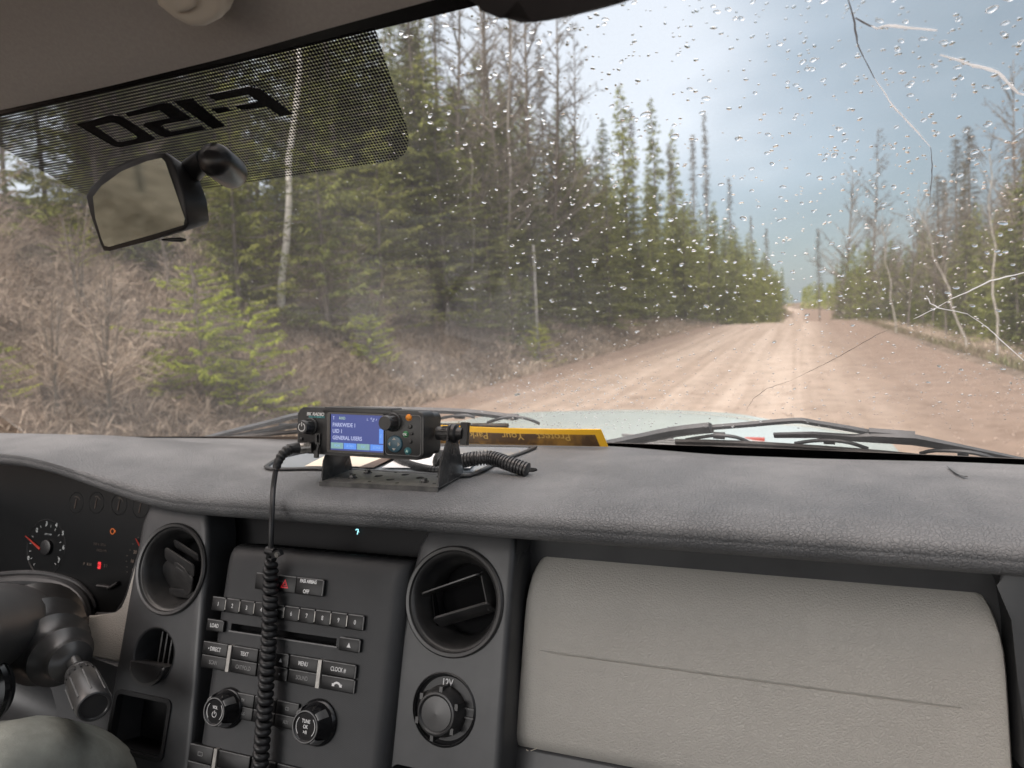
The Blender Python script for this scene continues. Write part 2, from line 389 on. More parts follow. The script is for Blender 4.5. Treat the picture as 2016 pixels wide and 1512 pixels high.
# ---- foliage kit -------------------------------------------------
def blades(B, D, L, Wd, seed=0, bend=0.0, side=None):
    """diamond blades: base B, direction D, length L, width Wd"""
    r = np.random.default_rng(seed); n = len(B)
    D = D/np.linalg.norm(D, axis=1, keepdims=True)
    if side is None: side = r.normal(size=(n, 3))
    S = np.cross(D, side); S /= np.linalg.norm(S, axis=1, keepdims=True)+1e-9
    L = np.asarray(L).reshape(-1, 1)*np.ones((n, 1)); Wd = np.asarray(Wd).reshape(-1, 1)*np.ones((n, 1))
    mid = B+D*L*0.45; tip = B+D*L; tip[:, 2] -= bend*L[:, 0]
    V = np.stack([B, mid-S*Wd/2, tip, mid+S*Wd/2], 1).reshape(-1, 3)
    F = np.arange(4*n).reshape(-1, 4); return V, F
def cat(parts):
    V = []; F = []; k = 0
    for v, f in parts:
        V.append(v); F.append(f+k); k += len(v)
    return np.concatenate(V), np.concatenate(F)
def taper_tube(path, r0, r1, seg=6):
    P = np.asarray(path, float); n = len(P); V = []
    for i in range(n):
        t = P[min(i+1, n-1)]-P[max(i-1, 0)]; t = t/np.linalg.norm(t); a = np.cross(t, [0.3, 1, 0.1]); a /= np.linalg.norm(a); b = np.cross(t, a)
        rr = r0+(r1-r0)*i/(n-1)
        for k in range(seg): c = 2*math.pi*k/seg; V.append(P[i]+rr*(a*math.cos(c)+b*math.sin(c)))
    F = [(i*seg+k, i*seg+(k+1) % seg, (i+1)*seg+(k+1) % seg, (i+1)*seg+k) for i in range(n-1) for k in range(seg)]
    return np.array(V), np.array(F)
def folmat(name, stops, rough=0.75, trans=0.0, nscale=0.5):
    m = bpy.data.materials.new(name); m.use_nodes = True; nt = m.node_tree; p = nt.nodes['Principled BSDF']
    p.inputs['Roughness'].default_value = rough; p.inputs['Specular IOR Level'].default_value = 0.15
    g = N(nt, 'ShaderNodeNewGeometry'); t = N(nt, 'ShaderNodeTexCoord'); oi = N(nt, 'ShaderNodeObjectInfo')
    n = N(nt, 'ShaderNodeTexNoise', i_Scale=nscale, i_Detail=3.0); nt.links.new(t.outputs['Object'], n.inputs['Vector'])
    f = mth(nt, 'ADD', mth(nt, 'MULTIPLY_ADD', g.outputs['Random Per Island'], 0.55, -0.27), mth(nt, 'MULTIPLY_ADD', n.outputs[0], 1.2, -0.25))
    f = mth(nt, 'MULTIPLY_ADD', oi.outputs['Random'], 0.34, f)
    nt.links.new(ramp(nt, f, stops), p.inputs['Base Color'])
    if trans:
        tr = N(nt, 'ShaderNodeBsdfTranslucent'); nt.links.new(p.inputs['Base Color'].links[0].from_socket, tr.inputs[0])
        mx = N(nt, 'ShaderNodeMixShader', i_Fac=trans); nt.links.new(p.outputs[0], mx.inputs[1]); nt.links.new(tr.outputs[0], mx.inputs[2])
        nt.links.new(mx.outputs[0], nt.nodes['Material Output'].inputs[0])
    return m
M['spruce'] = folmat('spruce needles', [(0.12, (0.075, 0.092, 0.034)), (0.5, (0.18, 0.205, 0.066)), (0.88, (0.32, 0.34, 0.10))], trans=0.25)
M['cedar'] = folmat('light needles', [(0.15, (0.08, 0.10, 0.03)), (0.5, (0.19, 0.215, 0.06)), (0.9, (0.32, 0.33, 0.09))], trans=0.3)
M['yellowgreen'] = folmat('yellow green fronds', [(0.15, (0.16, 0.20, 0.03)), (0.5, (0.34, 0.40, 0.055)), (0.9, (0.52, 0.54, 0.085))], trans=0.35)
M['twig'] = folmat('grey brown twigs', [(0.1, (0.065, 0.056, 0.045)), (0.5, (0.135, 0.118, 0.096)), (0.9, (0.25, 0.225, 0.19))])
M['dead'] = folmat('dead branches', [(0.1, (0.055, 0.05, 0.038)), (0.5, (0.105, 0.095, 0.07)), (0.9, (0.17, 0.155, 0.115))])
M['brush'] = folmat('brown brush', [(0.0, (0.08, 0.062, 0.048)), (0.35, (0.26, 0.212, 0.165)), (0.65, (0.37, 0.305, 0.24)), (1.0, (0.50, 0.43, 0.345))], nscale=0.35)
M['grass'] = folmat('spring grass', [(0.1, (0.12, 0.095, 0.065)), (0.5, (0.20, 0.16, 0.12)), (0.9, (0.13, 0.14, 0.065))])
M['bark'] = mat('spruce bark', (0.10, 0.085, 0.07), 0.9, col2=(0.2, 0.18, 0.155), vscale=7, bump=('noise', 30, 0.6, 0.02))
mb = mat('birch bark', (0.62, 0.60, 0.55), 0.7); M['birch'] = mb
nt = mb.node_tree; t = N(nt, 'ShaderNodeTexCoord'); mp = N(nt, 'ShaderNodeMapping'); mp.inputs['Scale'].default_value = (5, 5, 16); nt.links.new(t.outputs['Object'], mp.inputs[0])
n1 = N(nt, 'ShaderNodeTexNoise', i_Scale=1.0, i_Detail=4.0); nt.links.new(mp.outputs[0], n1.inputs['Vector'])
nt.links.new(ramp(nt, n1.outputs[0], [(0.33, (0.08, 0.07, 0.06)), (0.38, (0.62, 0.60, 0.56)), (0.6, (0.80, 0.79, 0.75))]), nt.nodes['Principled BSDF'].inputs['Base Color'])

M['gbirch'] = mat('grey birch bark', (0.24, 0.22, 0.19), 0.8, col2=(0.42, 0.40, 0.36), vscale=5)
def conifer(seed, H, Rad, cb=0.08, step=0.30, nb=6, dens=15, sl=0.30, sw=0.075, droop=0.28, power=0.75, gap=0.08, tr=0.13, lean=0.0):
    r = np.random.default_rng(seed); B = []; D = []; L = []; Wd = []; tw = []
    h = cb*H; bend = r.normal(size=2)*0.02*H
    top = lambda h: np.array([bend[0]*(h/H)**2+lean*h, bend[1]*(h/H)**2, h])
    tubes = [taper_tube([top(H*k/6)-np.array([0, 0, 0.4*(k == 0)]) for k in range(7)], tr*H/12, 0.015, 7)]
    while h < H*0.985:
        rad0 = Rad*((1-h/H)**power)+0.10
        for k in range(max(3, int(nb*r.uniform(0.7, 1.3)))):
            if r.random() < gap: continue
            a = r.uniform(0, 2*math.pi); ln = rad0*r.uniform(0.55, 1.18); hh = h+r.uniform(-step, step)*0.6
            d = np.array([math.cos(a), math.sin(a), 0.0]); dr = droop*r.uniform(0.4, 1.6)
            f = lambda s: top(hh)+d*s*ln+np.array([0, 0, -dr*s*ln+0.22*ln*s*s])
            n = max(3, int(ln*dens*r.uniform(0.7, 1.2))); S = r.uniform(0.12, 1.0, n)
            P = np.array([f(s) for s in S]); side = np.cross(d, [0, 0, 1])
            sg = r.choice([-1, 1], n)[:, None]
            dd = d*r.uniform(0.35, 1.0, (n, 1))+side*sg*r.uniform(0.2, 1.0, (n, 1))+np.stack([np.zeros(n), np.zeros(n), r.uniform(-0.75, 0.25, n)], 1)
            B.append(P); D.append(dd); L.append(sl*r.uniform(0.5, 1.25, n)*(0.55+0.45*min(1, ln/1.2))); Wd.append(sw*r.uniform(0.6, 1.4, n))
            tw.append((f(0.05), f(0.95)-f(0.05)))
        h += step*r.uniform(0.75, 1.25)*(0.6+0.4*(1-h/H))
    B = np.concatenate(B); D = np.concatenate(D); L = np.concatenate(L); Wd = np.concatenate(Wd)
    up = np.tile([0, 0, 1.0], (len(B), 1))+r.normal(size=(len(B), 3))*0.5
    V, F = blades(B, D, L, Wd, seed, bend=0.12, side=up)
    tb = np.array([t[0] for t in tw]); td = np.array([t[1] for t in tw]); tl = np.linalg.norm(td, axis=1)
    tv = blades(tb, td, tl, 0.02+0.012*tl, seed+1)
    return npmesh('trunk', *cat(tubes+[tv])), npmesh('crown', V, F)
def spire(seed, H, Rad=0.55, tr=0.11, n=420, tuft=0.5, cb=0.25):
    """tall narrow near-bare conifer with short dead limbs"""
    r = np.random.default_rng(seed); bx, by = r.normal(size=2)*0.012*H
    top = lambda h: np.array([bx*(h/H)**2, by*(h/H)**2, h])
    tb = taper_tube([top(H*k/7)-np.array([0, 0, 0.4*(k == 0)]) for k in range(8)], tr*H/14, 0.012, 6)
    h = H*(cb+(1-cb)*r.random(n)**0.8); a = r.uniform(0, 2*math.pi, n); ln = (Rad*(1-(h/H))**0.6+0.14)*r.uniform(0.4, 1.25, n)
    B = np.array([top(x) for x in h]); D = np.stack([np.cos(a), np.sin(a), r.uniform(-0.55, 0.25, n)], 1)
    v1 = blades(B, D, ln, 0.035, seed)
    m = 5; Bi = np.repeat(B, m, 0)+np.repeat(D*ln[:, None], m, 0)*r.uniform(0.2, 1, (n*m, 1)); Di = np.repeat(D, m, 0)+r.normal(size=(n*m, 3))*0.9; Di[:, 2] -= 0.3
    v2 = blades(Bi, Di, r.uniform(0.08, 0.34, n*m)*(0.5+tuft), 0.03*(0.6+tuft), seed+1)
    return npmesh('trunk', *tb), npmesh('crown', *cat([v1, v2]))
def bare(seed, H, tr=0.10, spread=0.5, n1=26, wid=1.0, forks=1, droopy=0.0, trunkh=0.3, curve=0.3):
    """leafless broadleaf tree or shrub: limbs, branches, twigs"""
    r = np.random.default_rng(seed); tubes = []; Bs = []; Ds = []; Ls = []; Ws = []
    for q in range(forks):
        a = r.uniform(0, 2*math.pi); ln = np.array([math.cos(a), math.sin(a)])*(0.16*H if forks > 1 else 0.05*H)*r.uniform(0.3, 1.2)
        ph = r.uniform(0, 6)
        top = lambda h, ln=ln, ph=ph: np.array([ln[0]*(h/H)**1.3+0.012*H*math.sin(ph+4*h/H), ln[1]*(h/H)**1.3, h])
        Hq = H*r.uniform(0.75, 1.0) if forks > 1 else H
        tubes.append(taper_tube([top(Hq*k/8)-np.array([0, 0, 0.3*(k == 0)]) for k in range(9)], tr*(0.7 if forks > 1 else 1), 0.012, 6))
        for i in range(n1):
            h = Hq*(trunkh+(1-trunkh)*(i+r.random())/n1); a = r.uniform(0, 2*math.pi); L = spread*H*0.42*(1.1-h/Hq)**0.8*r.uniform(0.5, 1.2)+0.15
            d = np.array([math.cos(a), math.sin(a), r.uniform(0.35, 1.0)]); d /= np.linalg.norm(d)
            p0 = top(h); pts = [p0+d*L*s+np.array([0, 0, curve*L*s*s-droopy*L*s*s]) for s in np.linspace(0, 1, 5)]
            tubes.append(taper_tube(pts, max(0.008, 0.02*L)*wid, 0.004, 4))
            for j in range(int(5+L*6)):
                s = r.uniform(0.15, 1); p = p0+d*L*s+np.array([0, 0, (curve-droopy)*L*s*s]); d2 = d+r.normal(size=3)*0.55; d2[2] += 0.2-droopy; d2 /= np.linalg.norm(d2); l2 = L*0.38*r.uniform(0.4, 1.2)*(1.1-s*0.5)
                Bs.append(p); Ds.append(d2); Ls.append(l2); Ws.append(0.022*wid)
                for k in range(4):
                    s2 = r.uniform(0.2, 1); d3 = d2+r.normal(size=3)*0.6; Bs.append(p+d2*l2*s2); Ds.append(d3); Ls.append(l2*0.5*r.uniform(0.5, 1.2)); Ws.append(0.014*wid)
    v = blades(np.array(Bs), np.array(Ds), np.array(Ls), np.array(Ws), seed)
    nt_ = forks
    return npmesh('trunk', *cat([t for t in tubes if len(t[0]) > 40])), npmesh('crown', *cat([t for t in tubes if len(t[0]) <= 40]+[v]))
def tree(name, meshes, mt, mc, cn='crown'):
    o = thing(name, (0, 0, 0), None, None)
    link_mesh('trunk', meshes[0], mt, o); link_mesh(cn, meshes[1], mc, o, ang=0); return o
def blocked(x, y, rad=0.9):
    v = MC.transposed() @ Vector((x, y, 0.0)); 
    if v.z < 0.5: return False
    px = 1008+FPX*v.x/v.z; m = FPX*rad/v.z
    return v.z < 17 and (abs(px-560) < m*0.55 or abs(px-690) < m*0.35)
def put(proto, used, x, y, s=1.0, rz=None, label=None, group=None, sz=None, dz=0.0, cat_=None, tilt=None):
    z = float(terr(x, y))+dz
    o = proto if proto.name not in used else dup(proto)
    used.add(proto.name)
    o.location = (x, y, z); o.scale = (s, s, s*(sz or 1)); o.rotation_euler = (tilt[0] if tilt else 0, tilt[1] if tilt else 0, rz if rz is not None else random.uniform(0, 6.28))
    if label: o['label'] = label
    if group: o['group'] = group
    if cat_: o['category'] = cat_
    return o
SP = [tree('spruce_tree', conifer(s, 12, rr, 0.05, 0.28, 7, 22, 0.30, 0.075), M['bark'], M['spruce']) for s, rr in ((1, 1.9), (2, 2.3), (3, 1.6), (4, 2.0))]
SPN = [tree('spruce_tree', conifer(s, 13, rr, 0.05, 0.26, 8, 34, 0.24, 0.045, gap=0.12), M['bark'], M['spruce']) for s, rr in ((31, 2.5), (32, 2.1))]
CE = [tree('fir_tree', conifer(s, 7, rr, 0.04, 0.24, 8, 34, 0.22, 0.042, droop=0.2, gap=0.2, power=0.6), M['bark'], M['cedar']) for s, rr in ((5, 2.0), (6, 1.7))]
SR = [tree('bare_spruce', spire(s, 16, rr), M['bark'], M['dead']) for s, rr in ((7, 0.7), (8, 0.55), (9, 1.1))]
BR = [tree('bare_tree', bare(s, 10, 0.09, sp, n1=44, trunkh=0.18, wid=1.15), M['bark'], M['twig']) for s, sp in ((10, 0.5), (11, 0.62), (12, 0.38))]
LA = [tree('larch_tree', bare(s, 14, 0.12, 0.42, n1=70, trunkh=0.2, curve=0.05, wid=1.2), M['bark'], M['twig']) for s in (13, 14)]
BI = [tree('birch_tree', bare(s, 8.5, 0.055, 0.3, n1=12, trunkh=0.55), M['birch'], M['twig']) for s in (15, 16)]
SH = [tree('bare_shrub', bare(s, 2.8, 0.022, 0.9, n1=9, forks=7, trunkh=0.15, wid=0.55, droopy=0.25), M['twig'], M['brush'], 'twigs') for s in (17, 18, 19)]
YG = [tree('green_bush', conifer(s, hh, rr, 0.02, 0.15, 7, 80, 0.12, 0.026, droop=0.10, gap=0.34, power=0.5, tr=0.08), M['bark'], M['yellowgreen'], 'foliage') for s, hh, rr in ((20, 2.2, 1.35), (21, 1.7, 1.0))]
used = set()
def atp(px, py, X):
    """world (x,y) where the ray through a pixel meets the plane x = X"""
    r = ray(px, py); return r.x*(X/r.x), r.y*(X/r.x)
rnd = random.Random(5)
# --- left forest wall
GL = 'conifers in the forest wall left of the road'
GR = 'bare and evergreen trees right of the road'
y = 17.0
while y < 205:
    sp_ = 2.0+y*0.012
    for row in range(3):
        x = float(xc(y))-10.2-row*3.4-rnd.uniform(-0.9, 1.5)-(1.5 if y < 30 else 0); yy = y+rnd.uniform(-1.4, 1.4)
        if rnd.random() < 0.10: continue
        tall = rnd.uniform(0.62, 1.0)*(0.86 if row == 0 else 1.0)*(1+0.35*float(ss(60, 120, y)))
        if y < 45 and rnd.random() < 0.75: p = SPN[rnd.randrange(2)]
        else: p = SP[rnd.randrange(4)]
        put(p, used, x, yy, tall*rnd.uniform(0.85, 1.15), group=GL, cat_='spruce tree',
            label='dense dark green spruce in the left forest wall', sz=rnd.uniform(0.8, 1.15))
    y += sp_*1.25
y = 20.0
while y < 210:
    x = float(xc(y))-11.5-rnd.uniform(-1.5, 6)
    put(SR[rnd.randrange(2)], used, x, y, rnd.uniform(0.75, 1.0), group='bare spires above the left forest', cat_='dead spruce', label='bare narrow grey spruce spire rising out of the forest wall left of the road')
    y += rnd.uniform(4, 9)*(1+y/130)
# tall spires seen one by one against the sky
for px, py, X, lab in ((1225, 160, -10, 'tall full dark spruce standing higher than the forest edge left of the road'), (1286, 188, -10, 'bare spruce spire just right of the tallest full dark spruce'),
        (1326, 250, -10.5, 'thin bare spire, second to the right of the tallest full spruce'), (1388, 225, -9.6, 'tall bare spruce spire with a dark tip, highest of those nearest the road gap'),
        (1362, 265, -11, 'thin bare spire close to the left of the tall dark-tipped spire'), (1437, 350, -9.6, 'bare spruce spire between the tall dark-tipped spire and the road gap'),
        (1478, 425, -10, 'small far spruce spire second from the road gap on the left'), (1507, 450, -10, 'small far spruce spire nearest the road gap on the left')):
    yy = atp(px, 640, X)[1]
    r = ray(px, py)
    # find y for the X given
    k = X/r.x; yy = r.y*k; zt = r.z*k
    if yy > 190: k = 150/r.y; yy = 150; X = r.x*k; zt = r.z*k
    z0 = float(terr(X, yy)); Ht = zt-z0
    if 'full' in lab: o = put(SP[0], used, X, yy, 1.0, label=lab, group=GL, cat_='spruce tree'); o.scale = (0.95, 0.95, Ht/12)
    else: o = put(SR[rnd.randrange(3)], used, X, yy, 1.0, label=lab, group='bare spires above the left forest', cat_='dead spruce'); o.scale = (1.15, 1.15, Ht/16)
for i, (px, Y, yt) in enumerate(((790, 19, 120), (835, 22, 60), (880, 20, 210), (925, 25, 150), (965, 23, 260), (1010, 28, 200), (1050, 26, 300), (1090, 33, 250), (1130, 31, 330), (1165, 38, 300), (1200, 36, 350), (1245, 44, 340), (1290, 52, 395), (1330, 60, 400), (1370, 66, 400), (1010, 34, 150), (1150, 45, 240), (1350, 60, 385), (1395, 72, 395), (1412, 78, 420), (1432, 84, 425), (1452, 92, 440), (1470, 100, 455), (1487, 110, 470), (1503, 122, 495), (1518, 135, 515), (1530, 148, 535), (1405, 90, 440), (1380, 85, 410), (1445, 112, 460))):
    r = ray(px, 640); X = r.x*(Y/r.y); q = ray(px, yt); zt = q.z*(Y/q.y); z0 = float(terr(X, Y)); hh = max(3.0, zt-z0)
    o = put(SPN[i % 2] if Y < 40 else SP[i % 4], used, X, Y, 1, group=GL, cat_='spruce tree', label='full green spruce filling the front of the left forest'); o.scale = (0.62+hh*0.035,)*2+(hh/(13 if Y < 40 else 12),)
# larches / bare crowns mixed in near the top middle
for px, Y, h in ((905, 22, 13.5), (990, 24, 14.5), (1050, 27, 16), (1098, 30, 15), (1140, 34, 13.5), (960, 28, 16), (1015, 33, 17)):
    r = ray(px, 640); k = Y/r.y; o = put(LA[rnd.randrange(2)], used, r.x*k, Y, h/14, group='bare larches behind the left forest edge', cat_='larch', label='tall bare brown larch reaching the top of the view above the left forest')
for i in range(24):
    Y = 11+i*1.25+rnd.uniform(-.8, .8); X = -9.3-rnd.uniform(0, 4.5)
    if blocked(X, Y): continue
    if i % 2: continue
    put(BR[rnd.randrange(3)], used, X, Y, rnd.uniform(0.35, 0.6), group='bare saplings on the left bank', cat_='sapling', label='bare brown sapling among the evergreens on the left bank')
for i in range(110):
    Y = rnd.uniform(-26, 20); X = -14.0-rnd.uniform(0, 14)
    if Y > 8 and rnd.random() < 0.5: put(SP[rnd.randrange(4)], used, X, Y, rnd.uniform(0.6, 1.0), group=GL, cat_='spruce tree', label='spruce tree in the woods at the top of the left bank')
    else: put(BR[rnd.randrange(3)], used, X, Y, rnd.uniform(0.7, 1.1), group='bare trees above the left bank', cat_='bare tree', label='leafless brown tree in the woods at the top of the left bank')
y = 13.5
while y < 150:
    X = float(xc(y))-9.3-rnd.uniform(0, 2.6)-(1.2 if y < 22 else 0)
    if not blocked(X, y, 1.2): put(CE[rnd.randrange(2)], used, X, y, rnd.uniform(0.45, 1.0)*(1 if y < 40 else 1.25), group='young firs along the left forest edge', cat_='fir tree', label='bushy light green young fir at the left forest edge')
    y += rnd.uniform(1.3, 2.6)*(1+y/70)
for i in range(26):
    y = rnd.uniform(12, 34); X = -13.0-rnd.uniform(0, 6)
    if not blocked(X, y, 1.0): put(CE[rnd.randrange(2)], used, X, y, rnd.uniform(0.9, 1.5), group='young firs along the left forest edge', cat_='fir tree', label='bushy light green young fir inside the left forest')
# light firs near the left
for px, py, Y, s, lab in ((470, 590, 12.5, 0.62, 'light green fir with layered fronds behind the mirror arm, left of the white birch'), (640, 560, 14, 0.7, 'light green fir just right of the white birch trunk'),
        (760, 700, 17, 0.62, 'light green fir between the birches and the roadside post'), (1010, 640, 22, 0.42, 'small bright fir standing left of the roadside post'),
        (850, 600, 20, 0.95, 'large light fir behind the roadside bank, left of the post'), (330, 640, 13.5, 0.5, 'light green fir seen below the rear view mirror')):
    r = ray(px, py); k = Y/r.y; put(CE[rnd.randrange(2)], used, r.x*k, Y, s*1.25, group='light firs on the left bank', cat_='fir tree', label=lab)
for px, py, Y, s, lab in ((400, 740, 9.0, 0.95, 'big yellow-green bush in the middle of the brown left bank'), (500, 730, 9.4, 0.85, 'yellow-green bush right beside the biggest one on the bank'),
        (735, 760, 14, 0.7, 'small yellow-green bush between the birches and the post'), (330, 830, 8.2, 0.45, 'low yellow-green bush below the biggest bush on the bank'),
        (10, 860, 6.0, 0.45, 'low green bush at the left edge of the view'), (1075, 680, 22, 0.65, 'yellowish bush at the foot of the roadside post'), (470, 820, 9.0, 0.5, 'low ragged bush under the right side of the biggest bush'),
        (150, 520, 11, 0.5, 'pale sparse bush high on the bank left of the mirror')):
    r = ray(px, py); k = Y/r.y; X = min(r.x*k, -7.9); put(YG[rnd.randrange(2)], used, X, Y, s, group='bushes on the left bank', cat_='bush', label=lab)
# birches: trunk base pixel, top pixel
def birch(bx, by, tx, ty, X, lab, rad, Hs=8.5, grp='white birches on the left bank', gm=False):
    """white trunk from where the ray meets the bank to a point above"""
    best = None
    for k in np.linspace(4, 40, 400):
        r = ray(bx, by); p = r*(k/r.y)
        if p.z <= float(terr(p.x, p.y)): best = p; break
    p = best if best else ray(bx, by)*(12/ray(bx, by).y)
    r2 = ray(tx, ty); q = r2*(p.y/r2.y*1.0); d = (q-p).normalized(); n = 9; L = Hs
    rr = np.random.default_rng(int(bx)); path = [np.array(p+d*L*k/n)+np.array([0.025*math.sin(k*1.9+bx), 0, 0])*min(k, 3) for k in range(n+1)]; path[0] = path[0]-np.array([0, 0, 0.3])
    o = thing('birch_tree', tuple(p), lab, 'birch tree', grp)
    tv = taper_tube(np.array(path)-np.array(p), rad, rad*0.35, 8); link_mesh('trunk', npmesh('trunk', *tv), M['gbirch'] if gm else M['birch'], o)
    m = 60; hs = rr.uniform(0.45, 1, m); B = np.array([np.array(d)*L*h for h in hs]); D = rr.normal(size=(m, 3)); D[:, 2] = np.abs(D[:, 2])+0.4
    ln = rr.uniform(0.5, 1.4, m); v1 = blades(B, D, ln, 0.02, 3)
    Dn = D/np.linalg.norm(D, axis=1, keepdims=True); B2 = np.repeat(B, 7, 0)+np.repeat(Dn*ln[:, None], 7, 0)*rr.uniform(0.2, 1, (m*7, 1)); D2 = np.repeat(Dn, 7, 0)+rr.normal(size=(m*7, 3))*0.6
    link_mesh('crown', npmesh('crown', *cat([v1, blades(B2, D2, rr.uniform(0.15, 0.5, m*7), 0.012, 4)])), M['twig'], o, ang=0)
birch(550, 632, 580, 220, -10, 'brightest white birch trunk, leaning right, between mirror and radio', 0.095)
birch(678, 540, 716, 320, -10, 'thinner birch trunk leaning right, just right of the brightest birch', 0.06, gm=True)
birch(425, 520, 424, 360, -10, 'faint grey birch trunk right beside the mirror', 0.055)
birch(1000, 652, 1004, 60, -11, 'pale slender birch standing tall left of the roadside post', 0.05, 13, gm=True)
birch(935, 655, 926, 300, -11, 'pale grey birch trunk between the leaning birches and the post', 0.04, 6, gm=True)
# --- right side
y = 14.0
while y < 200:
    for row in range(4):
        x = float(xc(y))+8.3+row*2.6+rnd.uniform(-0.8, 1.6); yy = y+rnd.uniform(-1.5, 1.5)
        q = rnd.random()
        if q < 0.56: put(BR[rnd.randrange(3)], used, x, yy, rnd.uniform(0.75, 1.05)+0.12*row, group=GR, cat_='bare tree', label='leafless brown tree in the thicket right of the road')
        elif q < 0.84: put(SP[rnd.randrange(4)], used, x+1.5, yy, rnd.uniform(0.5, 0.85), group=GR, cat_='spruce tree', label='small spruce among the leafless trees right of the road')
        elif q < 0.95: put(SR[rnd.randrange(3)], used, x+1, yy, rnd.uniform(0.5, 0.7), group=GR, cat_='dead spruce', label='bare spruce spire among the trees right of the road')
    y += (2.2+y*0.018)*0.95
for i in range(46):
    yy = 22+i*2.9+rnd.uniform(-1, 1); x = float(xc(yy))+12.5+rnd.uniform(0, 6); put(SP[rnd.randrange(4)], used, x, yy, rnd.uniform(0.72, 0.98), group=GR, cat_='spruce tree', label='dark spruce behind the bare trees right of the road', sz=rnd.uniform(0.9, 1.1))
for i, (px, Y, yt) in enumerate(((1608, 160, 520), (1622, 140, 500), (1640, 125, 495), (1660, 112, 480), (1680, 100, 490), (1700, 92, 465), (1728, 84, 490), (1752, 76, 470), (1785, 68, 480), (1838, 60, 450), (1868, 54, 460), (1900, 48, 430), (1940, 43, 450), (1975, 39, 420), (2005, 36, 440))):
    r = ray(px, 640); X = max(r.x*(Y/r.y), 7.5); q = ray(px, yt); zt = q.z*(Y/q.y); z0 = float(terr(X, Y)); hh = max(3.0, zt-z0)
    o = put(SP[i % 4], used, X, Y, 1, group=GR, cat_='spruce tree', label='dark spruce at the edge of the right thicket'); o.scale = (0.45+hh*0.03,)*2+(hh/12,)
for px, py, X, kind, sc_, lab in ((1715, 262, 12, 'L', 1.3, 'tall wide bare larch, tallest of the trees right of the road'), (1665, 335, 12, 'B', 1.5, 'bare rounded tree just left of the tallest larch on the right'),
        (1885, 272, 13, 'S', 1.2, 'bare dark spire, left one of the tall pair on the right'), (1913, 248, 13, 'S', 1.3, 'bare dark spire, right one of the tall pair on the right'),
        (1612, 450, 9.5, 'S', 1.0, 'small far bare spire at the right edge of the road gap'), (1815, 430, 10.5, 'P', 0.9, 'dark green spruce standing below the tall pair on the right'),
        (1850, 345, 12, 'S', 1.5, 'bare spruce between the green spruce and the tall pair on the right'), (1760, 480, 9.5, 'B', 1.0, 'bare bushy tree below the tallest larch'),
        (2000, 140, 12, 'B', 1.3, 'big bare broadleaf tree cut by the right edge of the view'), (1985, 330, 12, 'B', 1.1, 'bare tangled tree at the right edge under the big broadleaf')):
    r = ray(px, py); k = X/r.x; 
    if r.y*k > 150: k = 140/r.y
    p = r*k; z0 = float(terr(p.x, p.y)); Ht = p.z-z0
    pr, h0 = {'L': (LA[0], 14), 'B': (BR[1], 10), 'S': (SR[2], 16), 'P': (SP[3], 12)}[kind]
    o = put(pr, used, p.x, p.y, 1, label=lab, group=GR, cat_={'L': 'larch', 'B': 'bare tree', 'S': 'dead spruce', 'P': 'spruce tree'}[kind]); o.scale = (Ht/h0*0.8*sc_/1.2 if kind != 'S' else 1.1*sc_,)*2+(Ht/h0,)
for bx, by, tx, ty, hh, lab in ((1910, 698, 1872, 590, 5, 'pale birch leaning left, nearest to the crack star on the right'), (1965, 715, 1958, 560, 6, 'pale upright birch at the far right edge of the thicket'), (1765, 655, 1752, 560, 5, 'pale thin birch leaning left, leftmost birch of the right thicket')):
    birch(bx, by, tx, ty, 8, lab, 0.035, hh, 'pale birches at the right thicket', gm=True)
# brush: countless twigs on the bank, behind the truck too (seen in the mirror)
def brushmesh(n, xr, yr, hgt, wd, seed, dens=lambda x, y: 1.0, per=9):
    r = np.random.default_rng(seed); yv = r.uniform(*yr, n); x = r.uniform(*xr, n)+xc(yv)
    keep = r.random(n) < dens(x, yv); x = x[keep]; yv = yv[keep]; n = len(x); z = terr(x, yv)
    C = np.stack([x, yv, z], 1); hs = hgt*r.uniform(0.35, 1.0, n)*(0.6+0.4*np.abs(wob(x, yv, 2.1, 3)))
    B = np.repeat(C, per, 0)+r.normal(size=(n*per, 3))*np.array([0.18, 0.18, 0.02]); hh = np.repeat(hs, per)*r.uniform(0.5, 1.1, n*per)
    D = r.normal(size=(n*per, 3))*0.75; D[:, 2] = np.abs(D[:, 2])*0.6+0.55; D /= np.linalg.norm(D, axis=1, keepdims=True)
    out = []
    w = wd*r.uniform(0.6, 1.5, n*per)
    side = np.cross(D, r.normal(size=(n*per, 3))); side /= np.linalg.norm(side, axis=1, keepdims=True)
    P0 = B; P1 = B+D*hh[:, None]*0.5; D2 = D.copy(); D2[:, 2] -= 0.75; D2[:, :2] *= 1.2; P2 = P1+D2*hh[:, None]*0.55
    W_ = w[:, None]
    V = np.stack([P0-side*W_/2, P0+side*W_/2, P1+side*W_*0.4, P1-side*W_*0.4, P2+side*W_*0.12, P2-side*W_*0.12], 1).reshape(-1, 3)
    i = np.arange(n*per)*6; F = np.concatenate([np.stack([i, i+1, i+2, i+3], 1), np.stack([i+3, i+2, i+4, i+5], 1)])
    tB = np.repeat(P1, 3, 0)+np.repeat(P2-P1, 3, 0)*r.uniform(-0.5, 0.9, (n*per*3, 1)); tD = np.repeat(D2, 3, 0)+r.normal(size=(n*per*3, 3))*0.7
    v2 = blades(tB, tD, np.repeat(hh, 3)*r.uniform(0.12, 0.35, n*per*3), wd*0.7, seed+1)
    return npmesh('brush', *cat([(V, F), v2]))
bden = lambda x, y: 0.75+0.25*np.sin(x*1.3+y*0.7)
ob = link_mesh('brush', brushmesh(7000, (-17, -7.7), (-7, 24), 1.05, 0.016, 1, bden), M['brush'], ang=0); tag(ob, 'tangled brown leafless brush covering the left bank', 'brush', kind='stuff')
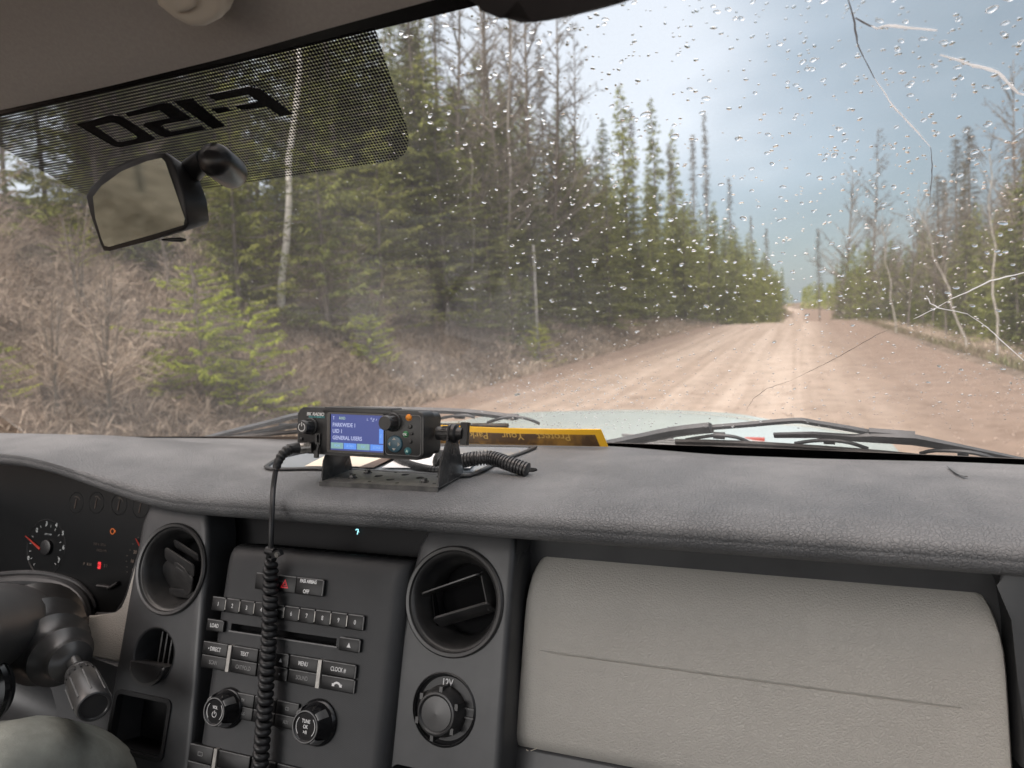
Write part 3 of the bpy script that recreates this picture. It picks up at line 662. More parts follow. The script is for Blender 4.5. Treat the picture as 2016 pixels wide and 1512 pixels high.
ob = link_mesh('brush', brushmesh(6000, (-13, -7.5), (20, 90), 1.1, 0.03, 2, bden, 7), M['brush'], ang=0); tag(ob, 'brown brush and dry stalks along the left road edge further on', 'brush', kind='stuff')
ob = link_mesh('brush', brushmesh(9000, (-22, -7.6), (85, 300), 1.6, 0.10, 5, bden, 5), M['brush'], ang=0); tag(ob, 'far brown brush at the foot of the left forest toward the road gap', 'brush', kind='stuff')
ob = link_mesh('brush', brushmesh(9000, (4.8, 22), (75, 300), 1.6, 0.10, 6, bden, 5), M['twig'], ang=0); tag(ob, 'far brown brush at the foot of the right thicket toward the road gap', 'brush', kind='stuff')
n = 5200; r_ = np.random.default_rng(19); yv = 8+60*r_.random(n)**1.7; x = r_.uniform(-7.4, 4.2, n); x = np.where(r_.random(n) < 0.6, np.where(r_.random(n) < .5, r_.normal(3.2, 0.7, n), r_.normal(-6.6, 0.6, n)), x)
sz_ = r_.uniform(0.008, 0.028, n)**1.0; Cn = np.stack([x, yv, roadz(x, yv)+sz_*0.2], 1); ax = np.array([(1, 0, 0), (0, 1, 0), (-1, 0, 0), (0, -1, 0), (0, 0, .7), (0, 0, -.5)], float)
V = (Cn[:, None, :]+ax[None]*sz_[:, None, None]*r_.uniform(0.6, 1.3, (n, 6, 1))).reshape(-1, 3); tri = np.array([(0, 1, 4), (1, 2, 4), (2, 3, 4), (3, 0, 4), (1, 0, 5), (2, 1, 5), (3, 2, 5), (0, 3, 5)])
Fq = (np.arange(n)[:, None, None]*6+tri[None]).reshape(-1, 3); M['stone'] = mat('gravel', (0.20, 0.15, 0.12), 0.9, col2=(0.42, 0.34, 0.28), vscale=30)
ob = link_mesh('gravel', npmesh('gravel', V, Fq), M['stone'], ang=0); tag(ob, 'loose gravel scattered on the dirt road and its berms', 'gravel', kind='stuff')
ob = link_mesh('brush', brushmesh(5000, (6.0, 13), (8, 80), 1.5, 0.022, 3, bden, 7), M['brush'], ang=0); tag(ob, 'brown undergrowth below the trees right of the road', 'brush', kind='stuff')
r_ = np.random.default_rng(9); n = 26000; x = r_.uniform(4.6, 8.0, n); yv = r_.uniform(8, 90, n); B = np.stack([x, yv, terr(x, yv)], 1); D = r_.normal(size=(n, 3))*0.5; D[:, 2] = 1
ob = link_mesh('grass', npmesh('grass', *blades(B, D, r_.uniform(0.1, 0.4, n), 0.03, 2)), M['grass'], ang=0); tag(ob, 'pale green grass on the ditch edge right of the road', 'grass', kind='stuff')
n = 30000; x = -7.2-r_.exponential(1.1, n); yv = r_.uniform(-4, 60, n); B = np.stack([x, yv, terr(x, yv)], 1); D = r_.normal(size=(n, 3))*0.7; D[:, 2] = 0.8
ob = link_mesh('grass', npmesh('grass', *blades(B, D, r_.uniform(0.1, 0.38, n), 0.022, 2)), M['brush'], ang=0); tag(ob, 'dry straw coloured grass at the foot of the left bank', 'grass', kind='stuff')
for i in range(34):
    Y = rnd.uniform(1.5, 17); X = -8.6-rnd.uniform(0, 5.5)
    if blocked(X, Y, 1.6): continue
    put(SH[rnd.randrange(3)], used, X, Y, rnd.uniform(0.5, 0.95), group='bare shrubs on the left bank', cat_='shrub', label='leafless brown shrub with arching stems on the left bank')
for i in range(10):
    Y = rnd.uniform(-6, 1.5); X = -9-rnd.uniform(0, 5)
    put(SH[rnd.randrange(3)], used, X, Y, rnd.uniform(0.6, 1.1), group='bare shrubs on the left bank', cat_='shrub', label='leafless brown shrub with arching stems on the left bank')
# far wood closing the road
fw_ = []
for i in range(520):
    yy = rnd.uniform(170, 520); side = rnd.choice([-1, 1]); off = rnd.uniform(0, 60)
    x = float(xc(min(yy, 420)))+(-10-off if side < 0 else 8.5+off) if yy < 420 else rnd.uniform(-120, 60)
    fw_.append((x, yy, float(terr(x, min(yy, 1400))), rnd.uniform(0.55, 1.05)))
parts = []
rr = np.random.default_rng(77)
for (x, yy, z, s) in fw_:
    n = 150; h = rr.random(n)**0.8*12*s; a = rr.uniform(0, 6.28, n); rad = 1.7*(1-h/(12.2*s))*rr.uniform(0.2, 1, n)
    B = np.stack([x+np.cos(a)*rad, yy+np.sin(a)*rad, z+h], 1); D = np.stack([np.cos(a), np.sin(a), rr.uniform(-0.8, 0.5, n)], 1)
    parts.append(blades(B, D, 0.9, 0.35, 1))
ob = link_mesh('far_forest', npmesh('far_forest', *cat(parts)), M['spruce'], ang=0); tag(ob, 'far forest closing the road at the horizon', 'forest', kind='stuff')
parts = []
for i in range(260):
    yy = rnd.uniform(95, 260); x = float(xc(yy))+7.2+rnd.uniform(0, 22)**1.0; z = float(terr(x, yy)); s = rnd.uniform(0.5, 0.85)
    n = 130; h = rr.random(n)**0.8*12*s; a = rr.uniform(0, 6.28, n); rad = 1.5*(1-(h/(12.2*s))**2)*rr.uniform(0.1, 1, n)
    B = np.stack([x+np.cos(a)*rad, yy+np.sin(a)*rad, z+h], 1); D = np.stack([np.cos(a)*0.6, np.sin(a)*0.6, rr.uniform(0.1, 0.9, n)], 1)
    parts.append(blades(B, D, 1.1, 0.16, 1))
ob = link_mesh('far_thicket', npmesh('far_thicket', *cat(parts)), M['twig'], ang=0); tag(ob, 'far brown thicket of bare trees right of the road gap', 'thicket', kind='stuff')
# roadside post
p = onY(1058, 655, 24); z = float(terr(p.x, 24)); g = G(); q = thing('roadside_post', (p.x, 24, z), 'thin pale roadside marker post standing on the left bank', 'post')
M['post'] = mat('weathered white', (0.42, 0.42, 0.40), 0.6, var=0.2)
pt = onY(1050, 485, 24)
g.tube([(p.x, 24, z-0.3), (p.x, 24, z+(pt.z-z)*0.5), (pt.x, 24, pt.z)], 0.045, 8); g.build('pole', M['post'], q)
g = G(); g.tube([(pt.x, 24, pt.z), (pt.x, 24, pt.z+0.05)], 0.052, 8); g.build('cap', M['post'], q)
for pr in SP+SPN+CE+SR+BR+LA+BI+SH+YG:
    if pr.name not in used:
        for ch in list(pr.children): bpy.data.objects.remove(ch)
        bpy.data.objects.remove(pr)

ORD = ['first', 'second', 'third', 'fourth', 'fifth', 'sixth', 'seventh', 'eighth', 'ninth', 'tenth', 'eleventh', 'twelfth', 'thirteenth', 'fourteenth', 'fifteenth', 'sixteenth']
LM = [(-50, 'the left edge of the view'), (270, 'the rear view mirror'), (425, 'the faint grey birch'), (570, 'the brightest birch'), (700, 'the second leaning birch'), (790, 'the dotted shade'), (928, 'the pale grey birch'), (1052, 'the roadside post'), (1225, 'the tallest full spruce'), (1388, 'the dark tipped spire'), (1437, 'the last big spire'), (1570, 'the road gap'), (1715, 'the tallest larch'), (1815, 'the right green spruce'), (1913, 'the tall pair of spires')]
MCi = MC.transposed()
def label_by_place():
    bpy.context.view_layer.update(); cls = {}
    for o in list(COL.objects):
        if o.type != 'EMPTY' or not o.get('group') or not o.get('label'): continue
        base = o['label']; n = [q for q in COL.objects if q.get('label') == base and q.type == 'EMPTY']
        if len(n) < 2 or not any(w in o['group'] for w in ('forest', 'trees', 'firs', 'saplings', 'shrubs', 'larches')): continue
        cls.setdefault(base, n)
    for base, n in cls.items():
        kinds = {}
        for o in n:
            v = MCi @ (o.location+Vector((0, 0, 1.5))); 
            if v.z < 0.5 or not (-60 < 1008+FPX*v.x/v.z < 2076): 
                o['label'] = base+', outside the view'; continue
            px = 1008+FPX*v.x/v.z; d = v.z; row = 'near' if d < 22 else ('mid distance' if d < 45 else ('farther' if d < 90 else 'far'))
            k = max((i for i in range(len(LM)) if LM[i][0] <= px), default=0)
            kinds.setdefault((row, k), []).append((px, o))
        for (row, k), lst in kinds.items():
            lst.sort(key=lambda t: t[0]); short = o['category']
            for i, (px, o) in enumerate(lst):
                c = o['category']; h = o.scale[2]; w = base.split()[0:3]
                o['label'] = f"{row} {base.split()[0]} {c}, {ORD[min(i, 15)]} to the right of {LM[k][1]}"
label_by_place()
# ------------------------------------------------------------------ the cab: windshield, headliner, dashboard
XC = -0.62                                            # centre line of the truck
def ws(X, t, off=0.0):
    s = X-XC; Y = 1.265-(0.085-0.055*t)*s*s-0.70*t+0.05*t*(1-t); Z = -0.29+0.575*t+0.04*t*(1-t)
    return Vector((X, Y, Z))+Vector((0, 0.62, 0.78))*off
def wst(X, Z):
    t = 0.5
    for _ in range(12): t = (Z+0.29-0.04*t*(1-t))/0.575
    return t
def onW(px, py, off=0.0):
    r = ray(px, py); a, b = 0.2, 3.0
    def f(k):
        p = r*k-Vector((0, 0.62, 0.78))*off; return p.y-ws(p.x, wst(p.x, p.z)).y
    for _ in range(40):
        m = (a+b)/2
        if f(m) < 0: a = m
        else: b = m
    return r*((a+b)/2)
def toXT(px, py):
    p = onW(px, py); return p.x, wst(p.x, p.z)
# glass
mg = bpy.data.materials.new('windshield glass'); mg.use_nodes = True; nt = mg.node_tree; nt.nodes.remove(nt.nodes['Principled BSDF'])
tr = N(nt, 'ShaderNodeBsdfTransparent'); tr.inputs[0].default_value = (0.955, 0.965, 0.96, 1)
gl = N(nt, 'ShaderNodeBsdfGlossy', i_Roughness=0.0); fr = N(nt, 'ShaderNodeFresnel', i_IOR=1.45)
t = N(nt, 'ShaderNodeTexCoord'); n1 = N(nt, 'ShaderNodeTexNoise', i_Scale=5.0, i_Detail=5.0, i_Roughness=0.6, i_Distortion=0.5); nt.links.new(t.outputs['Object'], n1.inputs['Vector'])
n2 = N(nt, 'ShaderNodeTexNoise', i_Scale=260.0, i_Detail=2.0); nt.links.new(t.outputs['Object'], n2.inputs['Vector'])
df = N(nt, 'ShaderNodeBsdfDiffuse'); df.inputs[0].default_value = (0.8, 0.78, 0.76, 1); tl = N(nt, 'ShaderNodeBsdfTranslucent'); tl.inputs[0].default_value = (0.8, 0.8, 0.8, 1)
dd = N(nt, 'ShaderNodeMixShader', i_Fac=0.5); nt.links.new(df.outputs[0], dd.inputs[1]); nt.links.new(tl.outputs[0], dd.inputs[2])
ff = mth(nt, 'MULTIPLY', ramp(nt, n1.outputs[0], [(0.33, 0.045), (0.6, 0.082), (0.8, 0.125)]), mth(nt, 'MULTIPLY_ADD', n2.outputs[0], 0.8, 0.6))
m1 = N(nt, 'ShaderNodeMixShader'); nt.links.new(ff, m1.inputs[0]); nt.links.new(tr.outputs[0], m1.inputs[1]); nt.links.new(dd.outputs[0], m1.inputs[2])
m2 = N(nt, 'ShaderNodeMixShader'); nt.links.new(mth(nt, 'MULTIPLY', fr.outputs[0], 0.6), m2.inputs[0]); nt.links.new(m1.outputs[0], m2.inputs[1]); nt.links.new(gl.outputs[0], m2.inputs[2])
nt.links.new(m2.outputs[0], nt.nodes['Material Output'].inputs[0]); M['glass'] = mg
mgo = bpy.data.materials.new('outer glass face'); mgo.use_nodes = True; nt = mgo.node_tree; nt.nodes.remove(nt.nodes['Principled BSDF'])
tr = N(nt, 'ShaderNodeBsdfTransparent'); tr.inputs[0].default_value = (0.985, 0.99, 0.985, 1); nt.links.new(tr.outputs[0], nt.nodes['Material Output'].inputs[0])
wsr = thing('windshield', ws(XC, 0), 'large rain spotted cracked glass windshield across the whole view above the dashboard', 'windshield')
g = G(); xs_ = [XC-1.06+i*2.02/60 for i in range(61)]; ts_ = [-0.04+1.14*i/40 for i in range(41)]
g.sheet(lambda x, t: ws(x, t), xs_, ts_, thick=(0, 0.0031, 0.0039))
go = g.build('glass', mg, wsr, ang=40); go.data.materials.append(mgo)
nq = 60*40
for i, pl in enumerate(go.data.polygons):
    if pl.normal.z > 0.2 or (pl.normal.y > 0.3): pl.material_index = 1
# black frit border along the header
g = G(); g.sheet(lambda x, t: ws(x, t, -0.0012), [XC-1.06+i*2.02/60 for i in range(61)], [0.965, 1.0, 1.04, 1.1], thick=(0, 0.0006, 0.0006)); g.build('frit_border', M['frit'], wsr)
g = G(); g.sheet(lambda x, t: ws(x, t, -0.0012), [XC-1.06+i*2.02/60 for i in range(61)], [-0.04, 0.03, 0.07, 0.102], thick=(0, 0.0006, 0.0006)); g.build('frit_border', M['frit'], wsr)
# dotted shade (dots are the print on the glass)
md = bpy.data.materials.new('dotted print'); md.use_nodes = True; nt = md.node_tree; P = nt.nodes['Principled BSDF']; P.inputs['Base Color'].default_value = (0.004, 0.004, 0.005, 1); P.inputs['Roughness'].default_value = 0.6; P.inputs['Specular IOR Level'].default_value = 0.2
uv = N(nt, 'ShaderNodeUVMap'); sp_ = N(nt, 'ShaderNodeSeparateXYZ'); nt.links.new(uv.outputs[0], sp_.inputs[0])
PIT = 0.0036
U = mth(nt, 'DIVIDE', sp_.outputs[0], PIT); V_ = mth(nt, 'DIVIDE', mth(nt, 'MULTIPLY', sp_.outputs[1], 0.92), PIT)
def dist(uu, vv):
    a = mth(nt, 'SUBTRACT', mth(nt, 'FRACT', uu), 0.5); b = mth(nt, 'SUBTRACT', mth(nt, 'FRACT', vv), 0.5)
    return mth(nt, 'SQRT', mth(nt, 'ADD', mth(nt, 'MULTIPLY', a, a), mth(nt, 'MULTIPLY', b, b)))
dm = dist(U, V_)
rad = ramp(nt, sp_.outputs[1], [(0.0, 0.26), (0.66, 0.27), (0.76, 0.34), (0.86, 0.41), (0.96, 0.49)])
msk = mth(nt, 'LESS_THAN', dm, rad); trn = N(nt, 'ShaderNodeBsdfTransparent'); mx = N(nt, 'ShaderNodeMixShader')
nt.links.new(msk, mx.inputs[0]); nt.links.new(trn.outputs[0], mx.inputs[1]); nt.links.new(P.outputs[0], mx.inputs[2]); nt.links.new(mx.outputs[0], nt.nodes['Material Output'].inputs[0])
xr0, t0_ = toXT(745, 72); xr1, t1_ = toXT(812, 282); xb, tb_ = toXT(385, 372); xl, tl_ = toXT(165, 382); xl0, tl0 = toXT(0, 286)
tbm = min(t1_, tb_, tl_)-0.002
def shx(side, t):
    if side > 0: b = xr0+(xr1-xr0)*(t0_-t)/(t0_-t1_)
    else: b = xl+(xl0-xl)*(t-tl_)/(tl0-tl_)
    k = max(0, 1-(t-tbm)/0.045); return b-side*0.03*(1-math.sqrt(max(0, 1-k*k)))
g = G(); vsd = [tbm+(0.968-tbm)*i/30 for i in range(31)]
g.sheet(lambda u, t: ws(shx(-1, t)*(1-u)+shx(1, t)*u, t, -0.0014), [i/24 for i in range(25)], vsd)
L = g.bm.loops.layers.uv.verify()
for f in g.bm.faces:
    for l in f.loops: l[L].uv = (l.vert.co.x+3, wst(l.vert.co.x, l.vert.co.z))
g.build('dotted_shade', md, wsr, recalc=False, ang=0)
# letters in the print, seen from behind (solid black)
zz_ = lambda x, y: (x/2.344, y/2.344)
LET = [[(357, 568), (515, 522), (562, 528), (640, 577), (720, 632), (700, 645), (560, 674), (527, 668), (440, 618)],
       [(580, 513), (760, 467), (788, 470), (886, 537), (878, 547), (765, 566), (745, 577), (795, 601), (935, 573), (955, 590), (770, 627), (745, 622), (663, 572), (672, 560), (790, 537), (742, 503), (600, 533)],
       [(803, 461), (885, 446), (1045, 576), (985, 587)], [(978, 495), (1045, 485), (1075, 505), (1010, 518)],
       [(957, 432), (1150, 392), (1200, 400), (1358, 520), (1298, 530), (1235, 485), (1118, 500), (1085, 481), (1192, 464), (1192, 458), (1150, 429), (1000, 458)]]
hole0 = [(443, 577), (518, 558), (545, 563), (600, 597), (640, 625), (632, 634), (560, 648), (540, 643)]
from mathutils.geometry import tessellate_polygon
def letter(loops, off, th, m, name='printed_letter'):
    xt = [[toXT(*zz_(*p)) for p in lp] for lp in loops]
    tris = tessellate_polygon([[Vector((x, t, 0)) for x, t in lp] for lp in xt]); flat = [p for lp in xt for p in lp]; nn = len(flat)
    V = [ws(x, t, off) for x, t in flat]+[ws(x, t, off-th) for x, t in flat]
    Fc = [tuple(q) for q in tris]+[tuple(v+nn for v in q[::-1]) for q in tris]; b0 = 0
    for lp in xt:
        for i in range(len(lp)): a_, b_ = b0+i, b0+(i+1) % len(lp); Fc.append((a_, b_, b_+nn, a_+nn))
        b0 += len(lp)
    g = G(); g._add(V, Fc); g.build(name, m, wsr, ang=0)
for k, poly in enumerate(LET):
    letter([poly]+([hole0] if k == 0 else []), -0.0020, 0.0006, M['frit'])
# cracks; sky glint on the white ones is put into their colour
mc = bpy.data.materials.new('crack'); mc.use_nodes = True; nt = mc.node_tree; P = nt.nodes['Principled BSDF']; P.inputs['Base Color'].default_value = (0.97, 0.98, 1.0, 1); P.inputs['Roughness'].default_value = 0.25
tl = N(nt, 'ShaderNodeBsdfTranslucent'); tl.inputs[0].default_value = (0.95, 0.95, 0.95, 1); mx = N(nt, 'ShaderNodeMixShader', i_Fac=0.6); nt.links.new(P.outputs[0], mx.inputs[1]); nt.links.new(tl.outputs[0], mx.inputs[2]); nt.links.new(mx.outputs[0], nt.nodes['Material Output'].inputs[0]); M['crack'] = mc
M['crackd'] = mat('dark crack', (0.10, 0.09, 0.09), 0.4); M['crackg'] = mat('grey crack', (0.50, 0.52, 0.56), 0.3)
def crack(pts, w, m):
    g = G(); path = [onW(*p, -0.0015) for p in pts]; n = len(path)
    path2 = []
    rr = random.Random(int(pts[0][0]))
    for i in range(n-1):
        k = max(2, int((path[i+1]-path[i]).length/0.006))
        for j in range(k): path2.append(path[i].lerp(path[i+1], j/k)+Vector((rr.uniform(-1, 1), 0, rr.uniform(-.7, .7)))*0.0004)
    path2.append(path[-1]); N_ = len(path2)
    ww = [w*(0.15+0.85*math.sin(math.pi*(i+0.5)/N_)**0.5)*rr.uniform(0.7, 1.15) for i in range(N_)]
    g.tube(path2, ww, 6, flat=0.25, up=(0, 0.62, 0.78)); g.build('crack', m, wsr)
crack([(1715, 50), (1728, 56), (1745, 50), (1845, 60)], 0.0013, M['crack'])
crack([(1852, 108), (1905, 125), (1965, 142), (2005, 184), (2030, 190)], 0.0014, M['crack'])
crack([(1668, -5), (1682, 45), (1688, 85), (1700, 112)], 0.0008, M['crackg']); crack([(1684, 35), (1715, 52)], 0.0009, M['crackg'])
crack([(1700, 112), (1722, 155)], 0.0005, M['crackg']); crack([(1722, 155), (1757, 208), (1800, 252), (1832, 290)], 0.0008, M['crack']); crack([(1832, 290), (1836, 325), (1830, 400)], 0.0005, M['crackg'])
crack([(1798, 628), (1840, 608), (1868, 592)], 0.0006, M['crack']); crack([(1868, 590), (1905, 575), (1950, 553), (2030, 533)], 0.0012, M['crack'])
crack([(1824, 582), (1832, 597), (1848, 606), (1905, 618)], 0.0008, M['crack']); crack([(1905, 618), (1945, 645), (1982, 680), (2030, 722)], 0.0006, M['crack'])
crack([(1798, 628), (1725, 660), (1650, 703), (1560, 748)], 0.0004, M['crackd']); crack([(1560, 748), (1510, 765), (1483, 785), (1470, 806)], 0.0004, M['crackd'])
# raindrops on the outside of the glass
mw = bpy.data.materials.new('water'); mw.use_nodes = True; nt = mw.node_tree; nt.nodes.remove(nt.nodes['Principled BSDF'])
rf = N(nt, 'ShaderNodeBsdfGlass', i_IOR=1.33, i_Roughness=0.0); rf.inputs[0].default_value = (0.98, 0.98, 0.98, 1); nt.links.new(rf.outputs[0], nt.nodes['Material Output'].inputs[0]); M['water'] = mw
wn = Vector((0, 0.62, 0.78)).normalized()
def wmat(X, t, off, rot=0):
    a = ws(X, t); tx = (ws(X+.01, t)-a).normalized(); ty = (ws(X, t+.01)-a).normalized(); n_ = tx.cross(ty).normalized()
    if n_.z < 0: n_ = -n_
    p = a+n_*off; m = Matrix(((tx.x, ty.x, n_.x, p.x), (tx.y, ty.y, n_.y, p.y), (tx.z, ty.z, n_.z, p.z), (0, 0, 0, 1)))
    return m @ Matrix.Rotation(rot, 4, 'Z')
rr = random.Random(21); drops = []
GT = 0.0051
def addd(px, py, r):
    X, t = toXT(px, py); drops.append((r, X, t, rr.uniform(0.75, 1.35), rr.uniform(-0.5, 0.5)))
k = 0
while k < 1700:
    px = rr.uniform(760, 2030); py = rr.uniform(5, 850)
    if py > 600 and rr.random() < 0.15: continue
    if px < 1000 and py > 300 and rr.random() < 0.75: continue
    if px > 1250 and py < 260 and rr.random() < 0.2: continue
    r = 0.0008+0.0017*rr.random()**1.8+(0.0014 if rr.random() < 0.05 else 0)
    if py > 620: r *= 0.72
    addd(px, py, r); k += 1
for i in range(420): addd(rr.gauss(1130, 130), rr.uniform(740, 850), 0.0006+0.0011*rr.random())
for i in range(500): addd(rr.uniform(1000, 2016), rr.uniform(560, 850), 0.0005+0.0006*rr.random())
for i in range(520): addd(rr.uniform(0, 1000), rr.uniform(300, 850), 0.0004+0.0006*rr.random())
drops.sort(reverse=True)
dm_ = []
for q in range(4):
    g = G(); rq = random.Random(q)
    prof = [(1e-5, 0), (0.7, 0), (1.0, 0.02), (0.97, 0.16), (0.82, 0.32), (0.55, 0.44), (0.25, 0.49), (1e-5, 0.5)]
    g.lathe(prof, I4, 14)
    for v in g.bm.verts:
        a = math.atan2(v.co.y, v.co.x); k = 1+0.13*math.sin(2*a+q)+0.07*math.sin(3*a+2*q); v.co.x *= k; v.co.y *= k*(0.72+0.1*q/3)
    bmesh.ops.recalc_face_normals(g.bm, faces=g.bm.faces); me = bpy.data.meshes.new('raindrop'); g.bm.to_mesh(me); g.bm.free(); me.materials.append(mw)
    me.polygons.foreach_set('use_smooth', [True]*len(me.polygons)); me.set_sharp_from_angle(angle=R(60)); dm_.append(me)
gs = G()
for i, (r, X, t, asp, rot) in enumerate(drops):
    m = wmat(X, t, GT, rot) @ Matrix.Diagonal((r*asp, r, r*1.15, 1))
    if i < 300:
        o = bpy.data.objects.new('raindrop', dm_[i % 4]); COL.objects.link(o); o.matrix_world = m
        tag(o, 'large clear raindrop clinging to the outside of the windshield', 'raindrop', 'large raindrops on the windshield')
    else: gs.mesh(dm_[i % 4], m)
o = gs.build('raindrops', mw, None, recalc=False, ang=60); tag(o, 'small raindrops scattered over the windshield', 'raindrops', kind='stuff')

# ---- headliner and the things under it
hl = [onY(x, y, 0.535) for x, y in ((-250, 262), (0, 217), (205, 172), (450, 112), (650, 55), (853, 0), (1100, -70), (1500, -180))]
hx = [p.x for p in hl]; hz = [p.z for p in hl]
def hedge(x): return float(np.interp(x, hx, hz))
hprof = [(0.545, 0.014), (0.541, 0.006), (0.535, 0.0), (0.527, 0.006), (0.513, 0.022), (0.49, 0.05), (0.44, 0.082), (0.36, 0.108), (0.22, 0.128), (0.0, 0.14), (-0.5, 0.145), (-1.15, 0.13)]
g = G(); g.sheet(lambda x, v: (x, hprof[v][0], hedge(x)+hprof[v][1]), [-1.42+i*0.04 for i in range(46)], list(range(len(hprof))), thick=(0, 0.0, 0.02))
hd = g.build('headliner', M['head']); tag(hd, 'beige grey cloth headliner across the top left of the view', 'headliner')
# plastic visor clip hanging from the headliner
P0 = Plane((-0.5, 0.40, 0.33), (0.25, -0.75, -0.6))
vc = thing('visor_clip', P0.mpx(395, 10).translation, 'beige plastic clip cover on the headliner at the top edge of the view', 'visor clip')
g = G(); pts = [P0.loc(*p) for p in ((300, -60), (318, 4), (350, 30), (382, 47), (410, 46), (438, 32), (447, 12), (446, -60))]
g.prism(pts, -0.02, 0.012, P0.mat(), bev=0.007, seg=4); g.build('cover', M['hplast'], vc)
g = G(); pts = [P0.loc(*p) for p in ((345, -60), (358, -2), (362, 14), (380, 12), (398, 2), (410, -60))]; g.prism(pts, 0.0, 0.018, P0.mat(), bev=0.004, seg=3); g.build('latch', M['hplast'], vc)
# dark visor at the top
P1 = Plane((-0.2, 0.40, 0.26), (0.05, -0.9, -0.35)); g = G()
pts = [P1.loc(*p) for p in ((880, -120), (925, -3), (962, 20), (1000, 36), (1030, 45), (1062, 43), (1110, 34), (1160, 22), (1215, 7), (1262, -12), (1330, -120))]
g.prism(pts, -0.02, 0.016, P1.mat(), bev=0.012, seg=4); o = g.build('sun_visor', M['visor']); tag(o, 'dark cloth covered sun visor edge hanging at the top centre of the windshield', 'sun visor')
# black header trim between cloth and glass (right side)
g = G(); g.sheet(lambda x, v: Vector((x, (0.541, ws(x, 1.0).y-0.004)[v], (hedge(x)+0.010, ws(x, 1.0).z-0.006)[v])), [-1.42+i*0.04 for i in range(46)], [0, 1], thick=(0, 0.0, 0.012))
o = g.build('header_trim', M['dark']); tag(o, 'black trim rail between headliner cloth and windshield glass', 'header trim')
# rear view mirror
PM = Plane((-0.688, 0.62, 0.142), (-0.13, -0.98, -0.05))
mo = [(168, 385), (178, 367), (205, 343), (250, 317), (300, 302), (325, 300), (335, 312), (345, 335), (362, 385), (369, 440), (362, 452), (300, 472), (215, 494), (203, 494), (196, 480), (178, 420)]
mi = [(183, 388), (200, 366), (240, 337), (290, 317), (318, 311), (325, 318), (340, 360), (364, 430), (362, 443), (300, 462), (215, 486), (206, 484), (200, 470), (188, 430)]
mr_ = thing('rear_view_mirror', PM.mpx(270, 400).translation, 'black framed rear view mirror reflecting brown trees', 'mirror')
g = G(); g.prism([PM.loc(*p) for p in mo], -0.036, 0.0, PM.mat() @ Matrix.Rotation(0, 4, 'Z'), bev=0.0025, seg=3)
for v in g.bm.verts:
    l = PM.mat().inverted() @ v.co
    if l.z < -0.02: l.x = 0.018+(l.x-0.018)*0.80; l.y = l.y*0.74; v.co = PM.mat() @ l
g.build('housing', M['dark'], mr_, ang=50)
g = G(); g.prism([PM.loc(*p, 0.0008) for p in mi], -0.0005, 0.0010, PM.mat()); g.build('mirror_glass', M['mirror'], mr_)
g = G(); a = PM.mpx(368, 345, -0.034).translation; b = onW(403, 312, -0.035); c = onW(412, 306, -0.045); d = onW(432, 315, -0.028); e = onW(462, 345, -0.014)
g.tube([a, a.lerp(b, .5), b], [0.014, 0.013, 0.0105], 16); g.build('stalk', M['dark'], mr_)
g = G(); g.tube([b-(b-a)*0.1, c], [0.0065, 0.0065], 12); g.build('ball_joint', M['dark'], mr_)
g = G(); p1, p2 = onW(420, 312, -0.046), onW(458, 342, -0.020); dr = (p2-p1); g.tube([p1-dr*0.12, p1-dr*0.02, p1+dr*0.1, p1+dr*0.9, p2, p2+dr*0.05], [0.006, 0.0165, 0.0185, 0.0185, 0.0175, 0.013], 24); g.build('mount', M['mountp'] if 'mountp' in M else M.setdefault('mountp', mat('mount plastic', (0.010, 0.010, 0.011), 0.32)), mr_, ang=50)
g = G(); p1, p2 = PM.mpx(320, 472, -0.012).translation, PM.mpx(365, 472, -0.02).translation; g.tube([p1, p1.lerp(p2, .4), p1.lerp(p2, .8), p2], [0.002, 0.004, 0.0045, 0.002], 10, flat=0.6); g.build('dimming_tab', M['dark'], mr_)

# ---- dashboard ----------------------------------------------------
F = Plane((-0.63, 0.76, -0.305), (0, -1, 0.34))
dash = thing('dashboard', (XC, 0.95, -0.5), 'charcoal and grey truck dashboard spanning the width of the view below the windshield', 'dashboard')
top_pts = [(0.72, -0.232), (0.76, -0.2245), (0.80, -0.2205), (0.9, -0.2175), (1.0, -0.221), (1.1, -0.2275), (1.18, -0.233), (1.3, -0.242)]
def lift(X): return 1-sstep(-1.20, -0.80, X)
def padZ(X, Y): return float(np.interp(Y, [p[0] for p in top_pts], [p[1] for p in top_pts]))+0.040*lift(X)*(1-sstep(0.88, 1.12, Y))
def onPad(px, py, off=0):
    r = ray(px, py); k = 0.9
    a, b = 0.3, 2.0
    for _ in range(40):
        m = (a+b)/2; p = r*m
        if p.z > padZ(p.x, p.y)+off: a = m
        else: b = m
    return r*((a+b)/2)
prof = [(0.90, -0.262, 1), (0.80, -0.262, 1), (0.772, -0.2605, 1), (0.757, -0.2565, 1), (0.7475, -0.250, 1), (0.744, -0.243, .9), (0.745, -0.237, .8), (0.751, -0.2315, .5), (0.762, -0.2275, .2)]
tops = [0.775, 0.80, 0.83, 0.86, 0.9, 0.95, 1.0, 1.05, 1.1, 1.14, 1.17, 1.20, 1.23]
def padpt(X, i):
    back = 0.0
    if i < len(prof):
        y, z, w = prof[i]; return (X, y, z+lift(X)*(0.040+0.020*w))
    y = tops[i-len(prof)]; yb = ws(X, 0.095).y-0.006-0.070*sstep(-0.34, -0.08, X)+0.022*sstep(0.0, 0.22, X)
    y = 0.775+(y-0.775)*(yb-0.775)/(1.23-0.775)
    return (X, y, padZ(X, y)+(0.0035 if y < 0.78 else 0)*0)
g = G(); g.sheet(padpt, [-1.50+i*0.02 for i in range(95)], list(range(len(prof)+len(tops))), thick=(0, 0, -0.006)); g.build('dash_pad', M['pad'], dash, ang=60)
